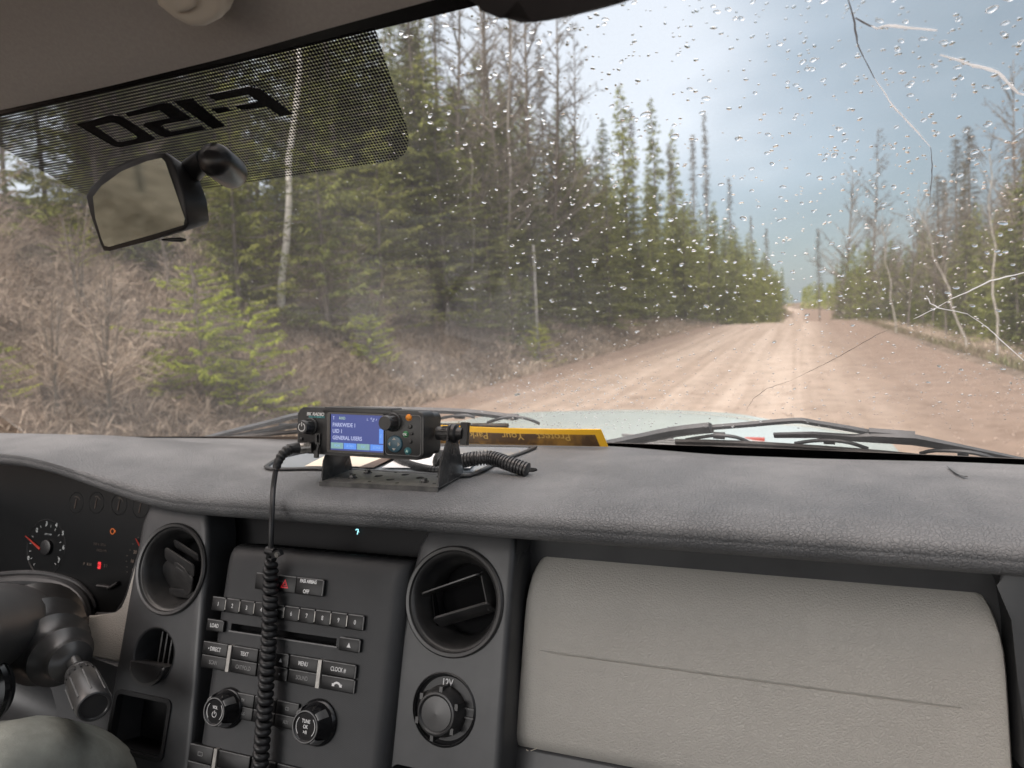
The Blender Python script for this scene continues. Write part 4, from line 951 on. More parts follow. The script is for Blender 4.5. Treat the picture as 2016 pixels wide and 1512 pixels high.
# defrost slot and its lip near the glass
g = G(); g.sheet(lambda x, v: (x, 1.02+0.2*v, -0.262), [-0.45, 0.36], [0, 1], thick=(0, 0, -0.003)); g.build('defrost_tray', M['recess'], dash)
g = G(); a = [onPad(x, y, 0.003) for x, y in ((1868, 918), (1885, 931), (1902, 938))]; g.tube(lerp_path(a, 4), 0.0024, 6, flat=0.3, up=(0, 0, 1)); g.build('corner_seam', M['edge'], dash)
# dark filler panel added behind the fascia so no light leaks through
g = G(); g.sheet(lambda x, v: F.mat(x, v, -0.075).translation, [-0.30, 1.0], [-0.8, 0.075], thick=(0, 0.01, 0)); g.build('light_stop_panel', M['recess'], dash)
# boolean helper
def cut(o, fn):
    g = G(); fn(g); bmesh.ops.recalc_face_normals(g.bm, faces=g.bm.faces); me = bpy.data.meshes.new('c'); b = BASE[o.name]; g.bm.transform(Matrix.Translation(-b)); g.bm.to_mesh(me); g.bm.free()
    c = bpy.data.objects.new('c', me); COL.objects.link(c); c.location = o.parent.location if o.parent else b
    md = o.modifiers.new('b', 'BOOLEAN'); md.operation = 'DIFFERENCE'; md.solver = 'EXACT'; md.object = c
    bpy.context.view_layer.update(); dg = bpy.context.evaluated_depsgraph_get(); nm = bpy.data.meshes.new_from_object(o.evaluated_get(dg)); o.modifiers.clear()
    old = o.data; o.data = nm; nm.name = old.name; bpy.data.objects.remove(c)
    nm.polygons.foreach_set('use_smooth', [True]*len(nm.polygons)); nm.set_sharp_from_angle(angle=R(35))
pprof = [(-0.50, 0), (-0.42, 0), (-0.3, 0), (-0.2, 0), (-0.1, 0), (-0.03, 0), (0.02, -0.0005), (0.040, -0.003), (0.053, -0.009), (0.062, -0.018), (0.066, -0.03)]
def pillar(sign):
    XM = 0.010
    inner = lambda y: float(np.interp(y, [-0.5, -0.236, -0.1, -0.001, 0.03, 0.066], [0.128, 0.144, 0.158, 0.166, 0.176, 0.196]))
    outer = lambda y: float(np.interp(y, [-0.5, -0.2, 0.02, 0.066], [0.300, 0.304, 0.304, 0.296]))
    ue = [0, .012, .03, .06, .12, .3, .5, .7, .88, .94, .97, .988, 1]
    def fn(u, i):
        y, off = pprof[i]; a, b = inner(y), outer(y); x = a+(b-a)*u; w = min(u, 1-u)*(b-a); rr_ = 0.007
        e = rr_*(1-math.sqrt(max(0, 1-(1-min(1, w/rr_))**2)))
        return F.mat(XM+sign*x, y, 0.006+off-e).translation
    g = G(); g.sheet(fn, ue, list(range(len(pprof))), thick=-F.n*0.05); return g
cy = -0.040
for sgn in (1, -1):
    o = pillar(sgn).build('pillar_trim', M['trim'], dash)
    cx = 0.010+sgn*0.229
    fs = [lambda g: g.cyl(0.0640, -0.08, 0.02, F.mat(cx, cy), 48)]
    if sgn > 0: fs += [lambda g: g.cyl(0.039, -0.08, 0.02, F.mat(cx-0.001, -0.163), 40), lambda g: g.prism(rrect(0.175, -0.34, 0.285, -0.232, 0.01), -0.04, 0.02, F.mat())]
    else: fs += [lambda g: g.cyl(0.0375, -0.08, 0.02, F.mat(cx-0.006, -0.160), 40), lambda g: g.prism(rrect(-0.281, -0.290, -0.180, -0.216, 0.008), -0.045, 0.02, F.mat(), top=None)]
    for f in fs: cut(o, f)
# vents
def vent(cx, lab, blades_):
    mt = F.mat(cx, cy)
    g = G(); g.lathe([(0.0640, 0.0), (0.0655, 0.0085), (0.0635, 0.0105), (0.060, 0.0098), (0.0585, 0.0065), (0.0570, 0.0060), (0.0545, 0.003), (0.0525, -0.006), (0.0475, -0.020), (0.0445, -0.026), (0.0435, -0.055), (0.046, -0.058), (0.062, -0.02), (0.0640, 0.0)], mt, 64)
    v = g.build('air_vent', M['vent'], dash, ang=40); v['label'] = lab; BASE[v.name] = BASE[dash.name]
    g = G(); g.cyl(0.0436, -0.0545, -0.050, mt, 40); g.build('backing', M['recess'], v)
    for m_, w, h, th, shape in blades_:
        g = G()
        if shape == 'bar': g.prism(rrect(-w/2, -h/2, w/2, h/2, min(w, h)*0.3), -th/2, th/2, mt @ m_, bev=0.0006)
        else:
            n = 24; pts = [(w/2*math.cos(2*math.pi*k/n), h/2*math.sin(2*math.pi*k/n)) for k in range(n)]; g.prism(pts, -th/2, th/2, mt @ m_, bev=0.001)
        g.build('louver', M['vent'] if shape != 'dark' else M['recess'], v)
    return v
T = Matrix.Translation; RX = lambda a: Matrix.Rotation(R(a), 4, 'X'); RY = lambda a: Matrix.Rotation(R(a), 4, 'Y'); RZ = lambda a: Matrix.Rotation(R(a), 4, 'Z')
vent(0.239, 'right round air vent with two tilted blades', [
    (RZ(22) @ T((-0.002, 0.020, -0.006)) @ RX(82), 0.084, 0.018, 0.0020, 'bar'), (RZ(20) @ T((0.004, -0.018, -0.006)) @ RX(62), 0.078, 0.024, 0.0028, 'bar'),
    (RZ(18) @ T((0.041, 0.002, -0.014)) @ RY(66), 0.020, 0.050, 0.0018, 'bar'), (RZ(14) @ T((-0.039, -0.004, -0.020)) @ RY(86), 0.010, 0.044, 0.0018, 'dark')])
vent(-0.219, 'left round air vent turned to the driver, its blades shut halfway', [
    (RZ(-20) @ T((-0.002, 0.027, -0.010)) @ RX(38), 0.056, 0.016, 0.0022, 'bar'), (RZ(-20) @ T((0.002, 0.011, -0.002)) @ RX(28), 0.066, 0.022, 0.0025, 'bar'),
    (RZ(-20) @ T((0.016, -0.004, -0.006)) @ RX(20), 0.040, 0.014, 0.002, 'bar'), (T((-0.008, -0.014, -0.016)) @ RX(25) @ RY(-14), 0.078, 0.054, 0.003, 'disc'),
    (T((0, -0.036, -0.022)) @ RX(30), 0.05, 0.014, 0.002, 'bar')])
# 12V socket
sk = (0.238, -0.163); mt = F.mat(*sk)
g = G(); g.lathe([(1e-5, -0.0008), (0.0355, -0.0008), (0.0385, 0.0015), (0.0392, 0.0066), (0.0402, 0.0078), (0.0415, 0.0066), (0.0410, 0.004), (0.0392, -0.0115), (1e-5, -0.0125)], mt, 48)
sck = g.build('power_socket', M['dark'], dash); sck['label'] = 'round black power socket marked 12V with a capped plug'; BASE[sck.name] = BASE[dash.name]
g = G(); m2 = mt @ T((-0.003, -0.003, 0)); g.lathe([(0.030, -0.011), (0.0285, 0.004), (0.0255, 0.017), (0.0235, 0.021), (0.0215, 0.0215), (0.0195, 0.0190), (0.0190, 0.0195), (1e-5, 0.0205)], m2, 40)
for k in range(6): g.box((0.0268*math.cos(k*1.047+.4), 0.0268*math.sin(k*1.047+.4), 0.010), (0.004, 0.007, 0.018), m2 @ T((0, 0, 0)), bev=0.001)
g.build('socket_cap', M['vent'], sck)
g = G(); g.text('12V', 0.0110, F.mat(sk[0]-0.001, sk[1]+0.0285, 0.0), sx=0.85, bold=0.0002); g.build('legend', M['legend'], sck, ang=0)
g = G(); g.box((0.031, 0.004, 0.0), (0.014, 0.0018, 0.003), mt); g.box((0.031, -0.006, 0.0), (0.014, 0.0018, 0.003), mt); g.build('cap_tether', M['vent'], sck)
# switch barrel (left, with grille and scoop)
sw = (-0.225, -0.160); mt = F.mat(*sw)
g = G(); g.lathe([(0.0375, 0.006), (0.0385, 0.0070), (0.0365, 0.0055), (0.034, -0.008), (0.030, -0.045), (0.036, -0.045), (0.0375, 0.006)], mt, 40); g.cyl(0.034, -0.046, -0.042, mt, 30)
sb = g.build('light_sensor_housing', M['trim'], dash); sb.name = 'scoop_housing'; BASE[sb.name] = BASE[dash.name]
for k in range(4):
    g = G(); g.box((-0.004+k*0.0085, 0.004, -0.024), (0.0022, 0.052, 0.030), mt @ RY(8)); g.build('fin', M['vent'], sb)
g = G(); n = 20; pts = [(0.034*math.cos(math.pi+math.pi*k/n), -0.004+0.029*math.sin(math.pi+math.pi*k/n)) for k in range(n+1)]
g.prism(pts, -0.012, 0.012, mt @ T((-0.004, -0.008, 0)), bev=0.003); g.build('scoop', M['vent'], sb)
g = G(); pts2 = [(p[0]*0.86, p[1]*0.86) for p in pts]; g.prism(pts2, 0.010, 0.0128, mt @ T((-0.004, -0.0085, 0))); 
o = g.build('scoop_lip', M['dark'], sb)
# pockets
g = G(); g.ring(rrect(-0.2845, -0.2935, -0.1765, -0.2125, 0.010), rrect(-0.2790, -0.2880, -0.182, -0.218, 0.007), -0.003, 0.0085, F.mat()); g.box((-0.230, -0.254, -0.048), (0.12, 0.09, 0.004), F.mat()); g.box((-0.23, -0.288, -0.022), (0.10, 0.003, 0.05), F.mat())
po = g.build('storage_pocket', M['dark'], dash, ang=40); po['label'] = 'empty rectangular pocket at lower left'
# glove panel
GP = Plane((-0.05, 0.80, -0.30), (0, -1, 0.26))
gx0 = lambda y: float(np.interp(y, [-0.26, -0.2, -0.06, -0.02, -0.006, 0.004, 0.012], [-0.271, -0.268, -0.263, -0.2585, -0.2545, -0.248, -0.238]))
gx1 = lambda y: float(np.interp(y, [-0.26, -0.06, -0.03, -0.008, 0.004, 0.012], [0.234, 0.232, 0.229, 0.224, 0.218, 0.208]))
ys_g = [-0.30, -0.2205, -0.2185, -0.212, -0.204, -0.16, -0.122, -0.1090, -0.1080, -0.1072, -0.1064, -0.1056, -0.09, -0.07, -0.05, -0.035, -0.022, -0.012, -0.004, 0.002, 0.007, 0.012]
ys_g = [y for y in ys_g]
ue = [0, .004, .012, .025, .05, .1, .15, .2, .3, .4, .5, .6, .7, .8, .88, .92, .95, .975, .988, .996, 1]
def gpt(u, y):
    a, b = gx0(y), gx1(y); x = a+(b-a)*u; w = min(u, 1-u)*(b-a); e = 0.006*(1-math.sqrt(max(0, 1-(1-min(1, w/0.006))**2)))
    bend = 0.0 if y < -0.055 else 0.55*(y+0.055)**2/0.067*1.0+ (0.9*(y-0.0)**2/0.02 if y > 0 else 0)
    d = 0.0
    if -0.1075 < y < -0.106 and 0.07 < u < 0.93: d = 0.0020*min(1, (u-0.07)*30, (0.93-u)*30)
    eb = 0.008*max(0, (-0.204-y)/0.016)**2 if y < -0.204 else 0
    return GP.mat(x, y, 0.012-e-bend-d-min(eb, 0.012)).translation
g = G(); g.sheet(gpt, ue, [y for y in ys_g if y > -0.25 or y == -0.30][1:], thick=-GP.n*0.03); g.build('glovebox_panel', M['glove'], dash, ang=32)
g = G(); g.sheet(lambda x, v: (x, 0.812+0.004*v, (-0.345, -0.252)[v]), [-0.36, 0.36], [0, 1], thick=(0, 0.01, 0)); g.build('upper_recess', M['trim'], dash)
# side web between right pillar and glovebox, right end trim, lower ledge
g = G(); pts = [(-0.02, 0.03), (0.05, 0.03), (0.05, -0.30), (-0.02, -0.30)]
g.sheet(lambda u, y: F.mat(0.3135, y, 0).translation.lerp(GP.mat(-0.272 if y < -0.0 else -0.272+0.35*y, y, -0.012).translation, u)+Vector((0, 0, 0)), [0, .5, 1], [-0.5, -0.3, -0.1, 0.0, 0.03, 0.055], thick=(0, 0.02, 0)); g.build('side_web', M['trim'], dash)
g = G(); pe = [GP.loc(*p, 0.02) for p in ((1958, 1118), (1975, 1150), (1990, 1220), (2003, 1340), (2012, 1512), (2200, 1600), (2200, 1100))]; g.prism(pe, -0.05, 0.022, GP.mat(), bev=0.006, seg=3); g.build('end_trim', M['trim'], dash)
GL2 = Plane((-0.05, 0.735, -0.52), (0, -1, 0.5)); g = G(); g.prism(rrect(-0.30, -0.13, 0.5, 0.012, 0.006), -0.06, 0.0, GL2.mat(), bev=0.01, seg=4); g.build('lower_ledge', M['trim'], dash)
# beige panel strip around the cluster
g = G(); bp = [F.loc(*p, -0.010) for p in ((352, 990), (318, 992), (300, 1018), (268, 1110), (252, 1175), (241, 1199), (228, 1210), (174, 1212), (171, 1262), (173, 1292), (243, 1306), (266, 1200), (273, 1130), (284, 1085), (330, 1000))]
g.prism(bp, -0.03, 0.0, F.mat(0, 0, -0.010), bev=0.003, seg=3); g.build('beige_panel', M['beige'], dash)
g = G(); bp = [F.loc(*p, -0.006) for p in ((120, 1290), (172, 1292), (240, 1306), (236, 1345), (228, 1500), (222, 1700), (-300, 1700), (-300, 1290))]
g.prism(bp, -0.05, 0.0, F.mat(0, 0, -0.006), bev=0.006, seg=3); g.build('knee_panel', M['trim'], dash)
# display recess
g = G(); g.sheet(lambda x, y: F.mat(x, y, -0.058).translation, [-0.20, 0.22], [-0.03, 0.075], thick=(0, 0.004, 0)); M['disp'] = mat('dark display', (0.004, 0.004, 0.005), 0.5, spec=0.15); g.build('display_window', M['disp'], dash)
g = G(); 
dx, dy = F.loc(703, 1047, -0.054)
M['cyan'] = emit('cyan digit', (0.35, 0.9, 1.0), 1.6)
for c, d in (((0, 0.0035), (0.0035, 0.0009)), ((0.0018, 0.0018), (0.0009, 0.0036)), ((0.0012, -0.0018), (0.0009, 0.0036)), ((0.0022, 0.0), (0.0026, 0.0008)), ((-0.0018, 0.0026), (0.0008, 0.0018))): g.box((c[0], c[1], 0), (d[0], d[1], 0.0004), F.mat(dx, dy, -0.0535))
g.build('clock_digit', M['cyan'], dash)
# roof lining edge, doors and rear wall of the cab (out of view, they shade the cab)
cab = thing('cab_shell', (XC, 0, -0.9), 'dark inner shell of the truck cab around the seats', 'cab')
for X, nm in ((-1.64, 'door_panel'), (0.36, 'door_panel')):
    g = G(); g.box((X, 0.1, -0.72), (0.06, 2.4, 0.90), bev=0.02); g.build(nm, M['trim'], cab)
    g = G(); g.tube([(X, 0.96, -0.26), (X, 0.78, -0.05), (X*0.985-0.01, 0.52, 0.30)], 0.03, 8); g.build('windshield_pillar', M['dark'], cab)
g = G(); g.box((XC, -1.15, -0.72), (1.8, 0.05, 0.9), bev=0.02); g.build('rear_wall', M['trim'], cab)
g = G(); g.box((XC, 0, -1.17), (1.8, 2.4, 0.04)); g.build('floor_pan', M['trim'], cab)
for X in (-1.0, -0.22):
    g = G(); g.box((X, -0.30, -0.78), (0.52, 0.52, 0.20), bev=0.06, seg=4); g.box((X, -0.62, -0.56), (0.50, 0.14, 0.50), bev=0.05, seg=4); g.build('seat', M['trim'], cab)

# ---- hood, cowl, wipers outside
hood = thing('hood', (XC, 2.0, -0.4), 'pale blue white wet truck hood just beyond the wipers', 'hood')
def hz_(x, y):
    s = (x-XC)/0.86; return -0.298-0.052*(y-1.55)-0.075*abs(s)**2.4-0.04*sstep(2.3, 2.75, y)-0.010*math.exp(-((abs(s)-0.62)/0.10)**2)
g = G(); g.sheet(lambda x, y: (x, y-0.09*(x-XC)**2, hz_(x, y)), [XC-0.86+i*1.72/50 for i in range(51)], [1.52+i*1.3/30 for i in range(31)], thick=(0, 0, -0.02)); g.build('hood_panel', M['paint'], hood, ang=60)
g = G(); g.box((onY(1485, 862, 1.9).x, 1.9, onY(1485, 862, 1.9).z-0.004), (0.05, 0.02, 0.008), bev=0.003); M['redm'] = mat('red reflector', (0.35, 0.05, 0.03), 0.4); g.build('red_clip', M['redm'], hood)
cowl = thing('cowl', (XC, 1.4, -0.34), 'black plastic cowl with a slotted grille under the wipers', 'cowl')
g = G(); g.sheet(lambda x, v: (x, ws(x, -0.02).y+0.02+0.20*v, -0.325+0.012*v), [XC-0.85+i*1.7/40 for i in range(41)], [0, 0.5, 1], thick=(0, 0, -0.01)); g.build('cowl_panel', M['cowl'], cowl)
cp = [onZ(x, y, -0.312) for x, y in ((1210, 862), (1320, 868), (1335, 878), (1200, 878))]
for k in range(5):
    g = G(); a = onZ(1225+k*2, 856+k*5, -0.305); b = onZ(1325+k*3, 862+k*5, -0.305); g.tube([a, b], 0.0035, 6); g.build('grille_bar', M['edge'], cowl)
def bar(g, pts, r, off=0.012, flat=1.0, sg=6, n=3): g.tube([onW(x, y, off) for x, y in (lerp_path([(p[0], p[1], 0) for p in pts], n) and [(q.x, q.y) for q in lerp_path([(p[0], p[1], 0) for p in pts], n)])], r, sg, flat=flat, up=(0, 0.62, 0.78))
wr = thing('wiper', onW(1200, 880, 0.01), 'black right wiper with its long blade and bent arm lying across the glass base', 'wiper', 'windshield wipers')
g = G(); bar(g, [(1180, 880), (1240, 868), (1330, 850), (1400, 842)], 0.013, 0.022, 0.6); g.build('arm_base', M['wiper'], wr)
g = G(); bar(g, [(1380, 843), (1470, 836), (1565, 828), (1600, 832), (1700, 849), (1750, 862)], 0.0052, 0.026); g.build('arm', M['wiper'], wr)
g = G(); g.tube([onW(x, y, 0.02) for x, y in ((1524, 857), (1600, 856), (1680, 862), (1720, 862), (1800, 866), (1900, 884), (2040, 912))], [0.007, 0.008, 0.009, 0.012, 0.013, 0.0085, 0.006], 6, flat=0.5, up=(0, 0.62, 0.78)); g.build('carrier', M['wiper'], wr)
g = G(); bar(g, [(1710, 853), (1800, 860)], 0.0125, 0.026, 0.55); g.build('joint', M['wiper'], wr)
for x, y in ((1742, 860), (1762, 862)): g = G(); q = onW(x, y, 0.030); g.cyl(0.005, -0.008, 0.002, frame(q, (0, -0.62, -0.78)), 14); g.build('pin', M['blade'], wr)
for pts in (((1350, 866), (1385, 860), (1415, 857), (1450, 861), (1475, 871)), ((1565, 873), (1600, 868), (1632, 867), (1670, 871), (1708, 883)), ((1812, 893), (1840, 887), (1895, 889), (1940, 897), (1986, 915))):
    g = G(); bar(g, pts, 0.0032, 0.014); m_ = pts[2]; bar(g, [(m_[0]-10, m_[1]), (m_[0]+12, m_[1]+1)], 0.0065, 0.017); g.build('claw', M['wiper'], wr)
g = G(); bar(g, [(1330, 869), (1450, 872), (1600, 881), (1750, 893), (1900, 909), (2050, 926)], 0.0048, 0.009); g.build('blade', M['blade'], wr)
g = G(); bar(g, [(1330, 877), (1450, 880), (1600, 888), (1750, 900), (1900, 916), (2050, 933)], 0.0035, 0.004); g.build('squeegee', M['blade'], wr)
wl = thing('wiper', onW(900, 870, 0.01), 'black left wiper partly hidden behind the two way radio', 'wiper', 'windshield wipers')
g = G(); bar(g, [(395, 866), (460, 849), (530, 832), (600, 815), (700, 806), (850, 808), (930, 812), (1012, 822)], 0.0065, 0.022); g.build('arm', M['wiper'], wl)
g = G(); bar(g, [(440, 864), (540, 845), (600, 836), (700, 830), (850, 828)], 0.006, 0.016); g.build('carrier', M['wiper'], wl)
for pts in (((960, 832), (985, 824), (1010, 820), (1040, 825), (1062, 834)), ((520, 850), (545, 842), (560, 838), (585, 838), (605, 842)), ((850, 830), (875, 822), (905, 818), (920, 818), (935, 822))):
    g = G(); bar(g, pts, 0.003, 0.014); m_ = pts[2]; bar(g, [(m_[0]-9, m_[1]), (m_[0]+9, m_[1]+1)], 0.0065, 0.02); g.build('claw', M['wiper'], wl)
g = G(); bar(g, [(400, 868), (520, 856), (640, 846), (850, 838), (1000, 838)], 0.005, 0.008); g.build('blade', M['blade'], wl)

M['scr'] = mat('pale scratch', (0.5, 0.45, 0.38), 0.7)
for nm, pl_, pts in (('scratch', GL2, ((1045, 1478), (1056, 1474), (1060, 1466))), ('scratch', GL2, ((1036, 1476), (1040, 1478)))):
    g = G(); g.tube([pl_.mpx(x, y, 0.0004).translation for x, y in pts], 0.0005, 5); g.build(nm, M['scr'], dash)
X_, t_ = toXT(1017, 782); dm2 = bpy.data.objects.new('raindrop', dm_[1]); COL.objects.link(dm2); dm2.matrix_world = wmat(X_, t_, GT, 0.3) @ Matrix.Diagonal((0.006, 0.004, 0.004, 1)); tag(dm2, 'largest single raindrop low on the glass above the right end of the radio', 'raindrop', 'large raindrops on the windshield')
# ------------------------------------------------------------------ centre stereo
SO = 0.022
S = Plane(F.O+F.n*SO, F.n)
L_ = lambda px, py: S.loc(px, py)
st = thing('car_stereo', S.mat(0, -0.1).translation, 'black car stereo and control stack between the two round vents', 'car stereo')
x0, x1 = L_(440, 1078)[0]+0.002, L_(440, 1078)[0]+0.290
def stf(u, v):
    """rounded front: u across, v = list index of (y, back)"""
    y, b = spf[v]; w = min(u, 1-u)*(x1-x0); rr_ = 0.020; e = rr_*(1-math.sqrt(max(0, 1-(1-min(1, w/rr_))**2)))
    xx = x0+(x1-x0)*u
    return S.mat(xx, y, -b-e*(1 if b < 0.02 else 0.6)).translation
spf = [(-0.52, 0), (-0.3, 0), (-0.15, 0), (-0.03, 0), (-0.020, 0.0004), (-0.010, 0.002), (-0.003, 0.006), (0.001, 0.012), (0.003, 0.022), (0.004, 0.045), (0.004, 0.085)]
ue = [0, .004, .01, .02, .035, .05, .07, .2, .35, .5, .65, .8, .93, .95, .965, .98, .99, .996, 1]
g = G(); g.sheet(stf, ue, list(range(len(spf))), thick=-F.n*0.045)
fc = g.build('faceplate', M['face'], st, ang=50)
q = [L_(*p) for p in ((456, 1226), (663, 1258), (660, 1271), (453, 1242))]
sx0, sx1, sy0, sy1 = q[0][0], q[1][0], (q[2][1]+q[3][1])/2, (q[0][1]+q[1][1])/2
cut(fc, lambda g: g.box(((sx0+sx1)/2, (sy0+sy1)/2, -0.01), (sx1-sx0, sy1-sy0, 0.05), S.mat()))
g = G(); g.box(((sx0+sx1)/2, (sy0+sy1)/2, -0.016), (sx1-sx0+.004, sy1-sy0+.004, 0.004), S.mat()); g.build('disc_slot', M['recess'], st)
g = G(); g.box(((sx0+sx1)/2, sy0-0.0008, 0.0005), (sx1-sx0+.004, 0.0016, 0.0018), S.mat(), bev=0.0004); g.build('slot_rim', M['edge'], st)
def cap(x0, y0, x1, y1, h=0.006, name='button', txt=None, ts=0.0062, lm='legend', side=False, m='button', tx=0.8, r=0.0012, lab=None, extra=None, base=0.0):
    """button: black top with a lighter bevelled upper edge"""
    g = G(); g.prism(rrect(x0, y0, x1, y1, r, 2), -0.004, h+base, S.mat(), bev=0.0011, seg=2); b = g.build(name, M[m], st, ang=30); BASE[b.name] = BASE[st.name]
    if lab: b['label'] = lab
    g = G(); g.box(((x0+x1)/2, y1-0.0006, h+base-0.0010), (x1-x0-0.0016, 0.0016, 0.0018), S.mat(), bev=0.0005)
    if side: g.box((x1-0.0006, (y0+y1)/2, h+base-0.0012), (0.0022, y1-y0-0.002, 0.0018), S.mat(), bev=0.0005)
    g.build('edge', M['edge'], b)
    if txt or extra:
        g = G()
        if txt: g.text(txt, ts, S.mat((x0+x1)/2, (y0+y1)/2, h+base+0.0002), sx=tx, bold=0.00004)
        if extra: extra(g, (x0+x1)/2, (y0+y1)/2, h+base+0.0002)
        g.build('legend', M[lm], b, ang=0)
    return b
tri = lambda g, x, y, z, s=0.0028: g.prism([(-s, -s), (s, -s), (0, s)], 0, 0.0003, S.mat(x, y, z))
# hazard row
a, b_ = L_(478, 1140), L_(643, 1142); yt, yb = L_(600, 1137)[1], L_(600, 1170)[1]; hx0 = L_(508, 1148)[0]; hx1 = b_[0]; w3 = (hx1-hx0-0.0)/3.1
M['redl'] = mat('red legend', (0.45, 0.02, 0.03), 0.4, emis=(0.6, 0.01, 0.02), es=0.15)
cap(hx0, yb, hx0+w3*.9-.0004, yt)
def haz(g, x, y, z):
    for s in (0.0062, 0.0030):
        P_ = [(-s, -s*.8), (s, -s*.8), (0, s*.95)]; Q_ = [(p[0]*0.72, p[1]*0.72-0.0) for p in P_]; g.ring(P_, Q_, 0, 0.0004, S.mat(x, y, z))
cap(hx0+w3*.9, yb, hx0+w3*1.9-.0004, yt, extra=haz, lm='redl')
bb = cap(hx0+w3*1.9, yb, hx1, yt, side=True, h=0.0065)
g = G(); g.text('PASS AIRBAG', 0.0062, S.mat(hx0+w3*2.45, yt-0.0040, 0.0068), sx=0.72, bold=0.00010); g.text('OFF', 0.0068, S.mat(hx0+w3*2.4, yb+0.0042, 0.0068), sx=0.8, bold=0.00010); M['legbr'] = mat('bright legend', (0.8, 0.8, 0.8), 0.5); g.build('legend', M['legbr'], bb, ang=0)
# number row
na, nb = L_(425, 1176)[0], L_(723, 1212)[0]; nyt = (L_(425, 1175)[1]+L_(723, 1211)[1])/2; nyb = (L_(421, 1202)[1]+L_(717, 1240)[1])/2; nw = (nb-na)/10
for k in range(10):
    cap(na+nw*k, nyb, na+nw*(k+1)-0.0012, nyt, txt='1234567890'[k], ts=0.0076, side=(k == 9))
    if k < 9: g = G(); g.box((na+nw*(k+1)-0.0006, (nyt+nyb)/2+0.0005, 0.0052), (0.0010, (nyt-nyb)*0.72, 0.0020), S.mat()); g.build('divider', M['silver'], st)
# load / eject
p, q = L_(415, 1216), L_(444, 1245); cap(p[0], q[1], p[0]+0.028, p[1]-0.001, txt='LOAD', ts=0.0072, side=True, tx=0.75)
p, q = L_(674, 1253), L_(712, 1287); cap(p[0], q[1]+0.001, p[0]+0.030, p[1], extra=tri, side=True)
# two row block
bx = [L_(x, 1290)[0] for x in (403, 453, 459.5, 512)]
yT = (L_(406, 1262)[1]+L_(708, 1308)[1])/2; yB = (L_(398, 1313)[1]+L_(700, 1364)[1])/2; yM = (yT+yB)/2
X = lambda px: L_(px, 1262+(px-406)*0.152+26)[0]
segs = [(403, 452, '• DIRECT', 'SCAN'), (461, 512, 'TEXT', 'CAT/FOLD'), (513, 542, '', ''), (544, 571, None, None), (574, 630, 'MENU', 'SOUND'), (638, 704, 'CLOCK #', 'PH')]
for pa, pb, t1, t2 in segs:
    xa, xb2 = X(pa), X(pb)-0.0006; sd = pa in (638, 544)
    cap(xa, yM+0.0005, xb2, yT, txt=t1 or None, ts=0.0074, side=sd, tx=0.72, extra=(lambda g, x, y, z: tri(g, x, y, z, 0.0022)) if t1 is None else None)
    if t2 == 'PH':
        def ph(g, x, y, z):
            g.lathe([(0.0046, 0), (0.0070, 0), (0.0070, 0.0003), (0.0046, 0.0003)], S.mat(x, y-0.004, z), 14, R(35), R(145)); g.box((-0.0055, -0.0012, 0), (0.0034, 0.0032, .0004), S.mat(x, y, z)); g.box((0.0055, -0.0012, 0), (0.0034, 0.0032, .0004), S.mat(x, y, z))
        cap(xa, yB, xb2, yM-0.0005, side=True, extra=ph, h=0.005)
    elif t2 is None: cap(xa, yB, xb2, yM-0.0005, side=True, h=0.005, extra=lambda g, x, y, z: g.prism([(-.0016, .0012), (.0016, .0012), (0, -.0016)], 0, .0003, S.mat(x, y, z)), lm='legdim')
    else: cap(xa, yB, xb2, yM-0.0005, txt=t2 or None, ts=0.0072, lm='legdim', tx=0.72, h=0.005)
for pa in (456.5, 633.5):
    xa = X(pa); g = G(); g.box((xa, (yT+yB)/2, 0.003), (0.0052, yT-yB, 0.0075), S.mat(), bev=0.0006); g.build('silver_strip', M['silver'], st)
